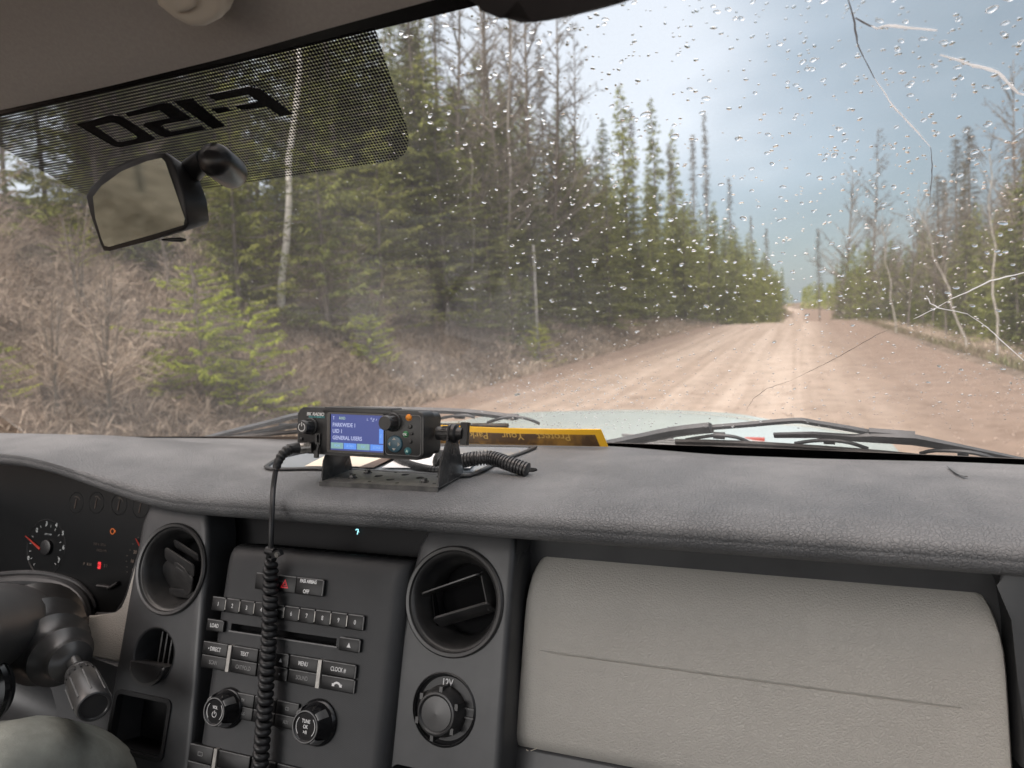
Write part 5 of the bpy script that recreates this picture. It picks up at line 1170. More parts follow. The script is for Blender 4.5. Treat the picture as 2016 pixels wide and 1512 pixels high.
# middle bar between the knobs
xa, xb2 = L_(462, 1374)[0], L_(592, 1400)[0]; yt = L_(500, 1368)[1]; wv = (xb2-xa)/3
for k, (t1, t2) in enumerate((('FM', 'SIRIUS'), ('AM', ''), ('CD', 'AUX'))):
    cap(xa+wv*k, yt-0.0155, xa+wv*(k+1)-0.0006, yt, txt=t1, ts=0.0058, lm='legdim', tx=0.75, h=0.004)
    cap(xa+wv*k, yt-0.031, xa+wv*(k+1)-0.0006, yt-0.016, txt=t2 or None, ts=0.0056, lm='legdim', tx=0.7, h=0.0035)
def knob(px, py, r, lines, lab):
    """py: centre of the knob's front face; the knob stands 26 mm proud"""
    hgt = 0.027; x, y = F.loc(px, py, SO+hgt)
    mt = S.mat(x, y); k = G()
    k.lathe([(r*1.16, -0.004), (r*1.16, 0.003), (r*1.10, 0.0055), (r*1.06, 0.0065), (r*1.02, 0.012), (r*0.90, hgt-0.007), (r*0.84, hgt-0.002), (r*0.80, hgt), (r*0.70, hgt), (r*0.66, hgt-0.0016), (1e-5, hgt-0.0016)], mt, 48)
    o = k.build('knob', M['gloss'], st, ang=28); o['label'] = lab; BASE[o.name] = BASE[st.name]
    k = G(); k.lathe([(r*0.705, hgt-0.001), (r*0.72, hgt+0.0004), (r*0.775, hgt+0.0004), (r*0.79, hgt-0.001)], mt, 48); k.build('ring', M['edge'], o)
    for i in range(4):
        k = G(); a = R(28+90*i); n = 8
        pr = []
        k.lathe([(r*0.985, 0.010), (r*1.045, 0.011), (r*0.95, hgt-0.0045), (r*0.86, hgt-0.001), (r*0.80, hgt-0.0008)], mt, 8, a, a+R(24)); k.build('grip', M['edge'], o)
    k = G()
    for tx, dy, s in lines: k.text(tx, s, S.mat(x, y+dy, hgt-0.0014), sx=0.8, bold=0.0001)
    if len(lines) == 1:
        k.lathe([(0.0030, 0), (0.0036, 0), (0.0036, 0.0003), (0.0030, 0.0003)], S.mat(x, y-0.0035, hgt-0.0014), 20, R(115), R(425)); k.box((0, 0, 0), (0.0007, 0.0042, 0.0003), S.mat(x, y-0.001, hgt-0.0013))
    for a0, a1 in ((-42, 42), (138, 222)): k.lathe([(r*0.56, 0), (r*0.59, 0), (r*0.59, 0.0003), (r*0.56, 0.0003)], S.mat(x, y, hgt-0.0014), 14, R(a0), R(a1))
    k.build('legend', M['legend'], o, ang=0)
knob(421, 1401, 0.0215, [('VOL', 0.0045, 0.0052)], 'volume knob with a power mark, left side')
knob(600, 1431, 0.0235, [('TUNE', 0.0058, 0.0058), ('OK', -0.0003, 0.0058), ('\u25b6/II' if False else '>/II', -0.0064, 0.0052)], 'tune knob, right side')
# climate row at the bottom
yt = L_(382, 1462)[1]
for pa, pb in ((380, 427), (437, 500), (502, 550), (552, 700)):
    xa = L_(pa, 1462+(pa-380)*0.16)[0]; xb2 = L_(pb, 1462+(pb-380)*0.16)[0]-0.0008
    def df_(g, x, y, z): g.ring(rrect(-.004, -.002, .004, .003, .001, 2), rrect(-.0034, -.0014, .0034, .0024, .0008, 2), 0, .0003, S.mat(x, y, z))
    cap(xa, yt-0.020, xb2, yt, h=0.005, extra=df_ if pa == 380 else None, lm='legdim'); cap(xa, yt-0.041, xb2, yt-0.021, h=0.0045)
xa = L_(432, 1472)[0]; g = G(); g.box((xa, yt-0.02, 0.003), (0.0052, 0.042, 0.007), S.mat(), bev=0.0006); g.build('silver_strip', M['silver'], st)
# grooves on the shelf above the stereo
g = G()
for i in range(16):
    x = x0+0.02+i*0.0165; g.tube([S.mat(x, 0.0046, -0.020).translation, S.mat(x+0.022, 0.0046, -0.062).translation], 0.0007, 4)
g.build('shelf_grooves', M['recess'], st)

# ------------------------------------------------------------------ instrument cluster
C = Plane((-1.2, 0.87, -0.36), (0, -1, 0.22))
cl = thing('instrument_cluster', C.mat().translation, 'dark instrument cluster with red needles under the dash hood at the left', 'instrument cluster')
lens = [C.loc(*p) for p in ((-260, 900), (330, 900), (360, 960), (322, 990), (300, 1018), (268, 1110), (252, 1175), (241, 1199), (228, 1212), (184, 1212), (180, 1185), (150, 1150), (100, 1130), (0, 1130), (-260, 1150))]
M['dial'] = mat('dial face', (0.006, 0.0065, 0.007), 0.3, spec=0.25)
M['dialn'] = emit('dial print', (0.5, 0.55, 0.55), 0.08, (0.25, 0.26, 0.26)); M['diald'] = emit('dim dial print', (0.35, 0.2, 0.15), 0.05, (0.08, 0.07, 0.06))
M['needle'] = emit('red needle', (1.0, 0.05, 0.03), 0.03, (0.30, 0.03, 0.02)); M['amber'] = emit('amber lamp', (1.0, 0.22, 0.03), 0.35); M['redlit'] = emit('red lit letter', (1.0, 0.04, 0.05), 0.8)
g = G(); g.prism(lens, -0.01, 0, C.mat()); g.build('lens', M['dial'], cl)
def arc(g, px, py, r, a0, a1, w=0.0006, z=0.001): x, y = C.loc(px, py); g.lathe([(r, 0), (r+w, 0), (r+w, .0004), (r, .0004)], C.mat(x, y, z), 20, R(a0), R(a1))
tach = G(); tx_, ty_ = C.loc(90, 1078); rt_ = 0.050
tach.lathe([(rt_, 0), (rt_+0.0012, 0.0012), (rt_+0.0024, 0)], C.mat(tx_, ty_, 0.0), 50); tg = tach.build('tachometer', M['dark'], cl); BASE[tg.name] = BASE[cl.name]
g = G()
for px, py, s in ((56, 1099, '0'), (73, 1044, '2'), (92, 1031, '3'), (111, 1034, '4'), (124, 1050, '5'), (125, 1078, '6'), (116, 1104, '7')): g.text(s, 0.0105, C.mpx(px, py, 0.001), bold=0.0003)
g.text('RPM X 1000', 0.0040, C.mpx(95, 1052, 0.001), sx=.9)
for k in range(15):
    a = R(232-k*19.5); g.box((0, 0, 0), (0.0045, 0.0009, 0.0003), C.mat(tx_+math.cos(a)*0.041, ty_+math.sin(a)*0.041, 0.001, a))
g.build('numerals', M['dialn'], tg, ang=0)
g = G(); a = C.mpx(50, 1055, 0.003).translation; b = C.mpx(79, 1081, 0.003).translation; g.tube([a, b], [0.0006, 0.0022], 8); g.build('needle', M['needle'], tg)
g = G(); x, y = C.loc(94, 1077); g.cyl(0.014, 0, 0.006, C.mat(x, y), 24, bev=0.002); g.build('hub', M['dark'], tg)
for px, py in ((150, 990), (190, 990), (235, 993), (277, 998)):
    x, y = C.loc(px, py); g = G(); g.lathe([(0.018, 0), (0.0188, 0.0008), (0.0196, 0)], C.mat(x, y), 30); o = g.build('small_gauge', M['dark'], cl); BASE[o.name] = BASE[cl.name]
    g = G(); g.lathe([(0.011, 0), (0.0118, 0), (0.0118, .0003), (0.011, .0003)], C.mat(x, y, 0.001), 14, R(30), R(110)); g.build('scale', M['diald'], o)
    g = G(); g.tube([C.mat(x-0.002, y-0.010, 0.001).translation, C.mat(x+0.001, y+0.008, 0.001).translation], [0.0008, 0.0005], 6); g.build('needle', M['diald'], o)
g = G(); x, y = C.loc(345, 1080); g.lathe([(rt_+.005, 0), (rt_+0.0062, 0.0012), (rt_+0.0074, 0)], C.mat(x, y), 50); sp2 = g.build('speedometer', M['dark'], cl); BASE[sp2.name] = BASE[cl.name]
g = G()
for px, py, s in ((266, 1087, '20'), (260, 1105, '10'), (262, 1123, '0')): g.text(s, 0.0080, C.mpx(px, py, 0.001), bold=0.0002)
for px, py in ((256, 1083), (250, 1094), (249, 1105), (250, 1116), (250, 1126), (262, 1071), (272, 1058), (280, 1046)): g.box((0, 0, 0), (0.003, 0.0008, 0.0003), C.mpx(px, py, 0.001))
g.build('numerals', M['diald'], sp2, ang=0)
g = G(); g.tube([C.mpx(267, 1060, 0.003).translation, C.mpx(276, 1076, 0.003).translation], [0.0005, 0.0016], 6); g.build('needle', M['needle'], sp2)
g = G(); g.text('P   R N', 0.0068, C.mpx(172, 1111, 0.001), bold=.0001); g.text('2 1', 0.0068, C.mpx(208, 1114, 0.001)); g.build('gear_letters', M['diald'], cl, ang=0)
g = G(); x, y = C.loc(196.5, 1113); g.prism(rrect(-0.0032, -0.0060, 0.0032, 0.0060, 0.0014), 0, 0.0008, C.mat(x, y, 0.0008)); dl = g.build('gear_lamp', M['redlit'], cl); BASE[dl.name] = BASE[cl.name]
g = G(); g.text('D', 0.0065, C.mat(x, y, 0.002), bold=0.0001); g.build('legend', mat('dark red', (0.25, 0.0, 0.0), 0.5), dl, ang=0)
g = G(); g.text('TRIP A  37162', 0.0060, C.mpx(196, 1072, 0.001), sx=.9); g.text('94223.4 MI', 0.0060, C.mpx(200, 1084, 0.001), sx=.9); g.build('odometer', mat('odometer print', (0.035, 0.022, 0.016), 0.5), cl, ang=0)
x, y = C.loc(222.5, 1046); g = G(); g.lathe([(0.0042, 0), (0.0056, 0), (0.0056, .0004), (0.0042, .0004)], C.mat(x, y, 0.001), 8); g.box((0.0058, 0.0005, 0), (0.0022, 0.004, .0004), C.mat(x, y, 0.001)); g.build('engine_lamp', M['amber'], cl)
g = G(); rim = [C.mpx(x, y, 0.004).translation for x, y in ((-120, 1140), (0, 1130), (60, 1127), (110, 1133), (150, 1147), (176, 1172), (186, 1192), (186, 1208), (225, 1210), (238, 1198), (252, 1172), (272, 1105), (300, 1020))]
g.tube(lerp_path(rim, 6), 0.0045, 8); g.build('bezel', M['trim'], cl)
g = G(); rim = [C.mpx(x, y, 0.012).translation for x, y in ((-120, 1160), (0, 1146), (60, 1143), (110, 1148), (145, 1162), (168, 1186), (176, 1215))]
g.tube(lerp_path(rim, 6), [0.010]*37, 10, flat=1.0); g.build('lower_bezel', M['trim'], cl)
g = G(); g.tube([C.mpx(192, 1153, 0.004).translation, C.mpx(216, 1156, 0.004).translation], 0.0032, 10); g.build('trip_button', M['dark'], cl)
g = G(); g.tube([C.mpx(214, 1158, 0.004).translation, C.mpx(233, 1147, 0.004).translation], 0.0045, 10, flat=.6); g.build('trip_lever', M['vent'], cl)

# ------------------------------------------------------------------ steering column, gear lever, wheel
colm = thing('steering_column', (-1.02, 0.72, -0.42), 'charcoal steering column shroud at the left edge below the cluster', 'steering column')
g = G(); A = onY(-70, 1210, 0.80); B_ = onY(-40, 1300, 0.52)
for (pa, ra) in (([onY(60, 1222, 0.84), onY(28, 1228, 0.74), onY(-30, 1240, 0.62), onY(-150, 1265, 0.50)], [0.052, 0.060, 0.064, 0.066]),): g.tube(lerp_path(pa, 6), [float(np.interp(i, [0, 6, 12, 18], ra)) for i in range(19)], 24, sx=1.25)
M['shroud'] = mat('shroud plastic', (0.05, 0.05, 0.052), 0.5, col2=(0.075, 0.074, 0.072), vscale=9, bump=('noise', 500, 0.2, 0.0004)); g.build('shroud', M['shroud'], colm, ang=60)
g = G(); g.tube(lerp_path([onY(-60, 1330, 0.70), onY(20, 1340, 0.70), onY(120, 1380, 0.72), onY(260, 1440, 0.76)], 6), 0.055, 20, sx=1.1); g.build('lower_shroud', M['trim'], colm, ang=60)
gl_ = thing('gear_lever', onY(110, 1290, 0.64), 'column gear lever with a ribbed rubber boot and black knob at the lower left', 'gear lever')
g = G(); pa = lerp_path([onY(52, 1232, 0.700), onY(72, 1252, 0.672), onY(98, 1278, 0.650), onY(126, 1296, 0.634), onY(146, 1304, 0.626)], 10)
rad_ = []
for i in range(len(pa)):
    u = i/(len(pa)-1); env = 0.050*(1-u)**0.65+0.013; ph = (i/8.0) % 1.0; rad_.append(env*(0.84+0.30*(1-abs(2*ph-1))**1.6*(1-u*0.35)))
g.tube(pa, rad_, 28, sx=1.12, up=(0.3, -.4, 1)); g.build('boot', M['rubber2'] if 'rubber2' in M else M.setdefault('rubber2', mat('boot rubber', (0.028, 0.028, 0.030), 0.33, col2=(0.055, 0.053, 0.05), vscale=12, spec=0.6)), gl_, ang=50)
g = G(); pth = [onY(x, y, 0.70) for x, y in ((44, 1180), (66, 1172), (60, 1230), (42, 1300), (60, 1330), (66, 1372))]
g.tube(lerp_path(pth[1:], 6), 0.0085, 10); g.build('boot_flange', M['rubber2'], gl_, ang=60)
g = G(); a, b = onY(143, 1300, 0.628), onY(158, 1326, 0.618); g.tube([a, a.lerp(b, .5), b], [0.0095, 0.0078, 0.0105], 16); g.build('neck', M['rubber2'], gl_)
a = onY(153, 1318, 0.622); b = onY(186, 1392, 0.575); ax = (b-a); Lk = ax.length; mk = frame(a, ax, (0, 0, 1))
g = G(); g.lathe([(1e-5, 0), (0.011, 0), (0.0165, 0.010), (0.0178, 0.016), (0.0172, 0.0175), (0.0178, 0.019), (0.0182, 0.030), (0.0205, 0.038), (0.0205, Lk-0.006), (0.0190, Lk-0.001), (0.0175, Lk), (0.0158, Lk-0.0006), (0.0150, Lk-0.002), (1e-5, Lk-0.0015)], mk, 36)
kn = g.build('knob', M['rubber2'], gl_, ang=30); BASE[kn.name] = BASE[gl_.name]
for i in range(16):
    an = 2*math.pi*i/16; g = G(); p_ = lambda r, z: mk @ Vector((r*math.cos(an), r*math.sin(an), z)); g.tube([p_(0.0174, 0.0195), p_(0.0182, 0.030)], 0.0016, 6); g.build('rib', M['vent'], kn)
    if i % 2 == 0: g = G(); g.tube([p_(0.0204, 0.041), p_(0.0206, Lk-0.010)], 0.0011, 6); g.build('grip_rib', M['edge'], kn)
sw_ = thing('steering_wheel', (-1.08, 0.45, -0.42), 'part of the glossy dark steering wheel hub at the lower left edge', 'steering wheel')
g = G(); mw_ = frame(onY(-38, 1362, 0.56), (0.25, -1, 0.35)); g.lathe([(0.043, 0), (0.050, 0.004), (0.052, 0.010), (0.050, 0.016), (0.043, 0.018), (0.040, 0.010), (0.043, 0)], mw_, 40); g.build('trim_ring', M['gloss'], sw_)
g = G(); g.cyl(0.042, -0.01, 0.012, mw_, 30, bev=0.006); g.build('hub', M['dark'], sw_)

# ------------------------------------------------------------------ driver's leg
leg = G()
hip = Vector((-1.05, 0.02, -0.72)); knee = onY(28, 1520, 0.52); foot = Vector((-0.98, 0.92, -1.05))
V_m = bpy.data.meshes.new('sk'); bmx = bmesh.new()
chain = [(hip+Vector((-0.12, -0.02, 0.02)), 0.13), (hip, 0.115), (hip.lerp(knee, 0.5), 0.098), (hip.lerp(knee, 0.85), 0.086), (knee, 0.080), (knee.lerp(foot, 0.12)+Vector((0, 0.03, 0.0)), 0.076), (knee.lerp(foot, 0.5), 0.066), (foot, 0.05)]
vs = [bmx.verts.new(p) for p, r in chain]
for a, b in zip(vs, vs[1:]): bmx.edges.new((a, b))
bmx.to_mesh(V_m); bmx.free(); lo = bpy.data.objects.new('sk', V_m); COL.objects.link(lo)
m1_ = lo.modifiers.new('s', 'SKIN'); m2_ = lo.modifiers.new('u', 'SUBSURF'); m2_.levels = 3; m2_.render_levels = 3
for sv, (p, r) in zip(V_m.skin_vertices[0].data, chain): sv.radius = (r, r)
V_m.skin_vertices[0].data[0].use_root = True
bpy.context.view_layer.update(); me = bpy.data.meshes.new_from_object(lo.evaluated_get(bpy.context.evaluated_depsgraph_get())); bpy.data.objects.remove(lo)
for v in me.vertices:
    q9 = Vector((v.co.x*26+v.co.y*10, v.co.y*7, v.co.z*16)); n_ = noise.noise(Vector(v.co)*12)*0.006+(1-abs(noise.noise(q9))*2.2)*0.0045; v.co += v.normal*n_
per = thing('person', hip, 'seated driver seen only as a knee in grey green trousers at the lower left corner', 'person')
me.transform(Matrix.Translation(-hip)); pr_ = link_mesh('body', me, M['trouser'], per)

# ------------------------------------------------------------------ two way radio on its bracket
RP = Plane((-0.53, 0.812, -0.15), (0.02, -1, 0.10), up=(0.030, 0, 1))
rl = lambda px, py: RP.loc(px, py)
fx0, fx1 = rl(586, 850)[0], rl(834, 850)[0]; fy0 = (rl(600, 893)[1]+rl(820, 907)[1])/2+0.0005; fy1 = (rl(610, 803)[1]+rl(810, 808)[1])/2
rad = thing('two_way_radio', RP.mat().translation, 'black two way radio with a lit blue screen on a bracket atop the dashboard', 'radio')
g = G(); g.prism(rrect(fx0, fy0, fx1, fy1, 0.009, 5), -0.030, 0.0, RP.mat(), bev=0.0035, seg=3, )
g.prism(rrect(fx0+0.010, fy0+0.004, fx1-0.001, fy1-0.003, 0.008, 5), -0.052, -0.030, RP.mat()); g.build('body', M['radio'], rad, ang=40)
# raised centre of the top edge and recessed side panels
g = G(); x6, x7 = rl(640, 810)[0], rl(770, 806)[0]; g.prism([(x6-.004, fy1-0.006), (x6, fy1+0.0015), (x7, fy1+0.0015), (x7+.004, fy1-0.006)], -0.028, 0.0012, RP.mat(), bev=0.001); g.build('top_ridge', M['radio'], rad)
g = G(); xa = rl(759, 850)[0]; po_ = rrect(xa, fy0+0.005, fx1-0.0035, fy1-0.0055, 0.005, 4); g.ring(po_, [(p[0]*1-(p[0]-(xa+fx1)/2)*0.025, p[1]-(p[1]-(fy0+fy1)/2)*0.03) for p in po_], 0, 0.0009, RP.mat()); g.build('keypad_border', M['edge'], rad)
# screen
X0, X1 = rl(652, 850)[0], rl(756, 850)[0]; Y0, Y1 = rl(700, 888)[1], rl(700, 816.5)[1]
g = G(); g.ring(rrect(X0-0.006, Y0-0.0030, X1+0.001, Y1+0.0025, 0.003), rrect(X0-0.001, Y0, X1, Y1, 0.001), 0.0, 0.0016, RP.mat()); g.build('screen_frame', M['gloss'], rad)
g = G(); g.box(((X0+X1)/2-0.002, Y0-0.0030, 0.0012), (X1-X0+0.006, 0.0009, 0.0008), RP.mat()); g.build('screen_lip', M['edge'], rad)
M['lcd'] = emit('lcd blue', (0.035, 0.065, 0.30), 0.61); M['lcdt'] = emit('lcd text', (0.50, 0.55, 0.85), 0.65); M['lcdb'] = emit('lcd key blue', (0.10, 0.30, 0.92), 0.68); M['lcdg'] = emit('lcd key green', (0.22, 0.42, 0.42), 0.68); M['lcdl'] = emit('lcd label', (0.25, 0.48, 0.95), 0.65); M['lcdy'] = emit('lcd mark', (0.38, 0.55, 0.45), 0.65)
g = G(); g.box(((X0+X1)/2, (Y0+Y1)/2, 0.0004), (X1-X0, Y1-Y0, 0.0008), RP.mat()); scr = g.build('screen', M['lcd'], rad); BASE[scr.name] = BASE[rad.name]
H_, W_ = Y1-Y0, X1-X0; at = lambda u, v, z=0.0010: RP.mat(X0+W_*u, Y1-H_*v, z)
g = G(); sz = H_*0.125
for s, v in (('PARKWIDE 1', 0.30), ('UID 1', 0.475), ('GENERAL USERS', 0.66)): g = G(); g.text(s, sz*1.22, at(0.035, v), 0.0001, 'LEFT', sx=0.86, bold=0.00012); g.build('screen_text', M['lcdt'], scr, ang=0)
g = G()
g.text('L', sz*.8, at(0.70, 0.12), 0.0001); g.text('c', sz*.8, at(0.77, 0.08), 0.0001, bold=.0001); g.text('Z', sz*.8, at(0.80, 0.13), 0.0001, bold=.0001, shear=.4); g.text('c', sz*.6, at(0.94, 0.09), 0.0001)
g.box((0, 0, 0), (0.0006, 0.0030, 0.0002), at(0.865, 0.115, 0.001) @ RZ(-25)); g.box((0, 0, 0), (0.0006, 0.0035, 0.0002), at(0.055, 0.12)); g.prism([(-.0014, .002), (.0014, .002), (0, 0)], 0, .0002, at(0.055, 0.10))
g.build('status_icons', M['lcdt'], scr, ang=0)
g = G(); g.text('RXD', sz*.8, at(0.22, 0.11), 0.0001, bold=.0001); g.build('screen_mark', M['lcdy'], scr, ang=0)
g = G()
for k in (1, 3): g.box((0, 0, 0), (W_*0.235, H_*0.165, 0.0003), at(0.125+0.25*k, 0.875, 0.0010))
g.box((0, 0, 0), (W_*0.075, H_*0.40, 0.0003), at(0.955, 0.56, 0.0009)); g.build('soft_keys', M['lcdb'], scr, ang=0)
g = G()
for k in (0, 2): g.box((0, 0, 0), (W_*0.235, H_*0.165, 0.0003), at(0.125+0.25*k, 0.875, 0.0010))
g.build('soft_keys', M['lcdg'], scr, ang=0)
g = G()
for k, s in enumerate(('SCN', 'SCRN', 'TSC', 'ZONE')): g.text(s, sz*.72, at(0.125+0.25*k, 0.875, 0.0013), 0.0001)
g.text('PRI', sz*.6, at(0.955, 0.55, 0.0012) @ RZ(90), 0.0001); g.build('soft_key_text', M['lcdl'], scr, ang=0)
# badge
M['badge'] = mat('white badge letters', (0.7, 0.7, 0.7), 0.4); M['teal'] = mat('teal badge', (0.10, 0.38, 0.40), 0.4)
x, y = rl(621.5, 815.5); g = G(); g.text('BK RADIO', 0.0062, RP.mat(x, y, 0.0006), sx=1.02, bold=0.00022, shear=0.15); g.build('badge', M['badge'], rad, ang=0)
x, y = rl(624, 821); g = G(); g.text('KNG-M REMOTE', 0.0036, RP.mat(x, y, 0.0006), sx=1.0, bold=0.0001); g.build('badge_line', M['teal'], rad, ang=0)
def rknob(px, py, r, h, lab, mark=False):
    x, y = RP.loc(px, py, h); mt = RP.mat(x, y); g = G()
    g.lathe([(r*1.30, 0), (r*1.30, 0.002), (r*1.22, 0.003), (r*1.05, 0.0035), (r*1.0, h-0.0015), (r*0.92, h), (1e-5, h)], mt, 36)
    k = g.build('knob', M['radio'], rad, ang=30); k['label'] = lab; BASE[k.name] = BASE[rad.name]
    for i in range(12):
        an = 2*math.pi*i/12+.2; g = G(); g.box((r*1.0*math.cos(an), r*1.0*math.sin(an), h*0.42), (0.0018, 0.0018, h*0.62), mt, bev=0.0004); g.build('grip', M['vent'], k)
    if mark: g = G(); g.lathe([(r*0.52, h), (r*0.64, h), (r*0.64, h+.0004), (r*0.52, h+.0004)], mt, 24, R(115), R(425)); g.box((0, r*0.45, h+.0002), (r*0.13, r*0.62, 0.0004), mt); g.build('power_mark', M['badge'], k)
rknob(594, 841, 0.0092, 0.020, 'power knob with a white power mark', True)
rknob(757, 833, 0.0098, 0.022, 'channel knob at the upper right')
def rbtn(px, py, r, m, name, lab, txt=None, tm=None, h=0.0022):
    x, y = rl(px, py); mt = RP.mat(x, y); g = G(); g.lathe([(r*1.25, 0), (r*1.22, 0.0008), (r*1.02, 0.0008), (r*0.98, h), (r*0.75, h+0.0006), (1e-5, h+0.0008)], mt, 24); o = g.build(name, m, rad); o['label'] = lab; BASE[o.name] = BASE[rad.name]
    if txt: g = G(); g.text(txt, r*1.15, RP.mat(x, y, h+0.0009), 0.0001, bold=0.0001); g.build('legend', tm, o, ang=0)
    return o
M['orange'] = mat('orange button', (0.75, 0.27, 0.03), 0.4); M['green'] = mat('green button', (0.05, 0.22, 0.09), 0.4); M['tealb'] = mat('teal button', (0.02, 0.12, 0.14), 0.4); M['padblue'] = mat('teal rocker', (0.035, 0.10, 0.14), 0.35)
rbtn(805, 822, 0.0038, M['orange'], 'emergency_button', 'round orange button'); rbtn(799, 855, 0.0036, M['green'], 'ok_button', 'green OK button', 'OK', M['legbr']); rbtn(803, 888, 0.0042, M['tealb'], 'a_button', 'dark teal button marked A', 'A', M['lcdy'])
for px, py in ((808, 840), (808, 869.5), (811, 854)): rbtn(px, py, 0.0026 if px < 811 else 0.002, M['radio'], 'side_button', 'small black side button')
x, y = rl(778, 874); mt = RP.mat(x, y); r = 0.0108; g = G(); g.lathe([(r*1.06, 0), (r*1.06, 0.0012), (r*0.98, 0.0026), (r*0.8, 0.0030), (1e-5, 0.0032)], mt, 32); pd = g.build('direction_pad', M['padblue'], rad); BASE[pd.name] = BASE[rad.name]
for k in range(4): g = G(); g.prism([(-0.0028, 0.0056), (0.0028, 0.0056), (0, 0.0088)], 0.0026, 0.0036, mt @ RZ(90*k)); g.build('arrow', M['silver'], pd)
rbtn(594, 864, 0.0022, M['radio'], 'side_button', 'small black dot button under the power knob')
g = G(); x, y = rl(628, 864); g.ring(rrect(x-0.0045, y-0.008, x+0.0035, y+0.008, 0.001), rrect(x-0.0015, y-0.005, x+0.0025, y+0.006, 0.0006), 0, 0.003, RP.mat()); g.build('side_port', M['radio'], rad)
g = G(); x, y = rl(630, 893); g.box((x, y, 0.008), (0.0062, 0.010, 0.004), RP.mat() @ T((0, 0, 0)), bev=0.001); g.tube([RP.mat(x-0.001, y+0.012, 0.003).translation, RP.mat(x, y+0.004, 0.008).translation], 0.0018, 6); g.build('port_cap', M['radio'], rad)
# side pivot knobs and bracket
by = 0.815
bl = onPad(628, 953, 0.003); br_ = onPad(862, 964, 0.003); bkl = onPad(668, 914, 0.003)
BX0, BX1 = bl.x, br_.x; BY0 = (bl.y+br_.y)/2; BY1 = BY0+0.080; BZ = padZ(-0.55, BY0+0.03)+0.004
bk = thing('radio_bracket', ((BX0+BX1)/2, BY0+.04, BZ), 'black steel U bracket with holes and bolts holding up the radio', 'bracket')
g = G(); g.box(((BX0+BX1)/2, (BY0+BY1)/2, BZ), (BX1-BX0, BY1-BY0, 0.0025), bev=0.0008); g.box(((BX0+BX1)/2, BY0+0.001, BZ-0.002), (BX1-BX0, 0.0022, 0.006), bev=0.0008)
base_ = g.build('base_plate', M['plate'], bk); BASE[base_.name] = BASE[bk.name]
w_ = BX1-BX0; d_ = BY1-BY0
holes = [(0.10, 0.62, .0022), (0.07, 0.28, .0026), (0.40, 0.16, .0024), (0.37, 0.55, .0048), (0.44, 0.86, .0024), (0.53, 0.34, .0048), (0.56, 0.72, .0048), (0.64, 0.14, .0024), (0.70, 0.86, .0022), (0.73, 0.55, .0048), (0.93, 0.20, .0024)]
for hx, hy, hr in [(h[0], h[1], h[2]*1.25) for h in holes]: cut(base_, lambda g, hx=hx, hy=hy, hr=hr: g.cyl(hr, BZ-0.01, BZ+0.01, T((BX0+w_*hx, BY0+d_*hy, 0)), 16))
for hx, hy in ((0.22, 0.74), (0.20, 0.34), (0.87, 0.70), (0.83, 0.28)):
    g = G(); mb_ = T((BX0+w_*hx, BY0+d_*hy, BZ+0.001)); g.cyl(0.0062, 0, 0.0012, mb_, 20); g.lathe([(0.0048, 0.001), (0.0048, 0.0042), (0.0042, 0.0050), (1e-5, 0.0050)], mb_, 6); b_o = g.build('bolt', M['bracket'], bk)
KN = onY(862, 853, 0.845); kz = KN.z; ky = 0.845
for X, nm in ((BX1-0.001, 'right'), (BX0+0.001, 'left')):
    g = G(); pts = [(BY0+0.003, BZ), (BY1-0.002, BZ), (BY1-0.006, BZ+0.018), (ky+0.013, kz-0.006), (ky+0.010, kz+0.012), (ky-0.010, kz+0.012), (ky-0.015, kz-0.006), (BY0+0.012, BZ+0.028)]
    mY = Matrix(((0, 0, 1, X), (1, 0, 0, 0), (0, 1, 0, 0), (0, 0, 0, 1))); g.prism(pts, -0.00125, 0.00125, mY, bev=0.0004); g.build('side_arm', M['bracket'], bk)
mX = Matrix(((0, 0, 1, fx1+RP.O.x), (1, 0, 0, ky), (0, 1, 0, kz), (0, 0, 0, 1)))
xk = BX1
mX = Matrix(((0, 0, 1, xk), (1, 0, 0, ky), (0, 1, 0, kz), (0, 0, 0, 1)))
g = G(); g.cyl(0.0095, -0.022, -0.001, mX, 24); 
for i in range(24): g.box((0.0095*math.cos(i*.2618), 0.0095*math.sin(i*.2618), -0.010), (0.0012, 0.0012, 0.008), mX)
g.build('pivot_washer', M['vent'], bk)
g = G(); g.lathe([(0.0125, 0.001), (0.0130, 0.003), (0.0120, 0.006), (0.0085, 0.008), (0.0085, 0.016), (1e-5, 0.016)], mX, 24); tk = g.build('tightening_knob', M['dark'], bk)
g = G(); g.box((0, 0, 0.018), (0.030, 0.008, 0.010), mX @ RZ(75), bev=0.0015); g.build('wing_handle', M['dark'], bk)
# ------------------------------------------------------------------ cord: plug, straight run, clamp, coil
cd = thing('coiled_cord', onY(535, 1090, 0.715), 'black coiled microphone cord plugged into the radio and hanging over the stereo', 'cord')
pc = RP.mpx(613, 880, 0.004).translation; pe = onY(588, 882, 0.795)
g = G(); g.tube([pc, pc.lerp(pe, .5), pe], 0.0072, 18)
for i in range(12): 
    q_ = pc.lerp(pe, i/12)
g.build('plug_ring', M['steel'], cd)
bt = lerp_path([pe, onY(572, 884, 0.785), onY(558, 893, 0.775), onY(549, 907, 0.768), onY(543, 925, 0.762)], 8)
g = G(); g.tube(bt, [ (0.0082-0.0036*i/(len(bt)-1))*(1+(0.13 if (i % 4) < 2 and i > 8 else 0)) for i in range(len(bt))], 14); g.build('strain_relief', M['rubber'], cd, ang=25)
stt = lerp_path([onY(543, 925, 0.762), onY(538, 960, 0.748), onY(536, 1000, 0.728), onY(534, 1045, 0.716), onY(533, 1086, 0.712)], 8)
g = G(); g.tube(stt, 0.0036, 12); g.build('straight_cable', M['rubber'], cd)
YC = 0.712
c0 = onY(533, 1100, YC); g = G(); p_ = onY(541, 1088, YC)
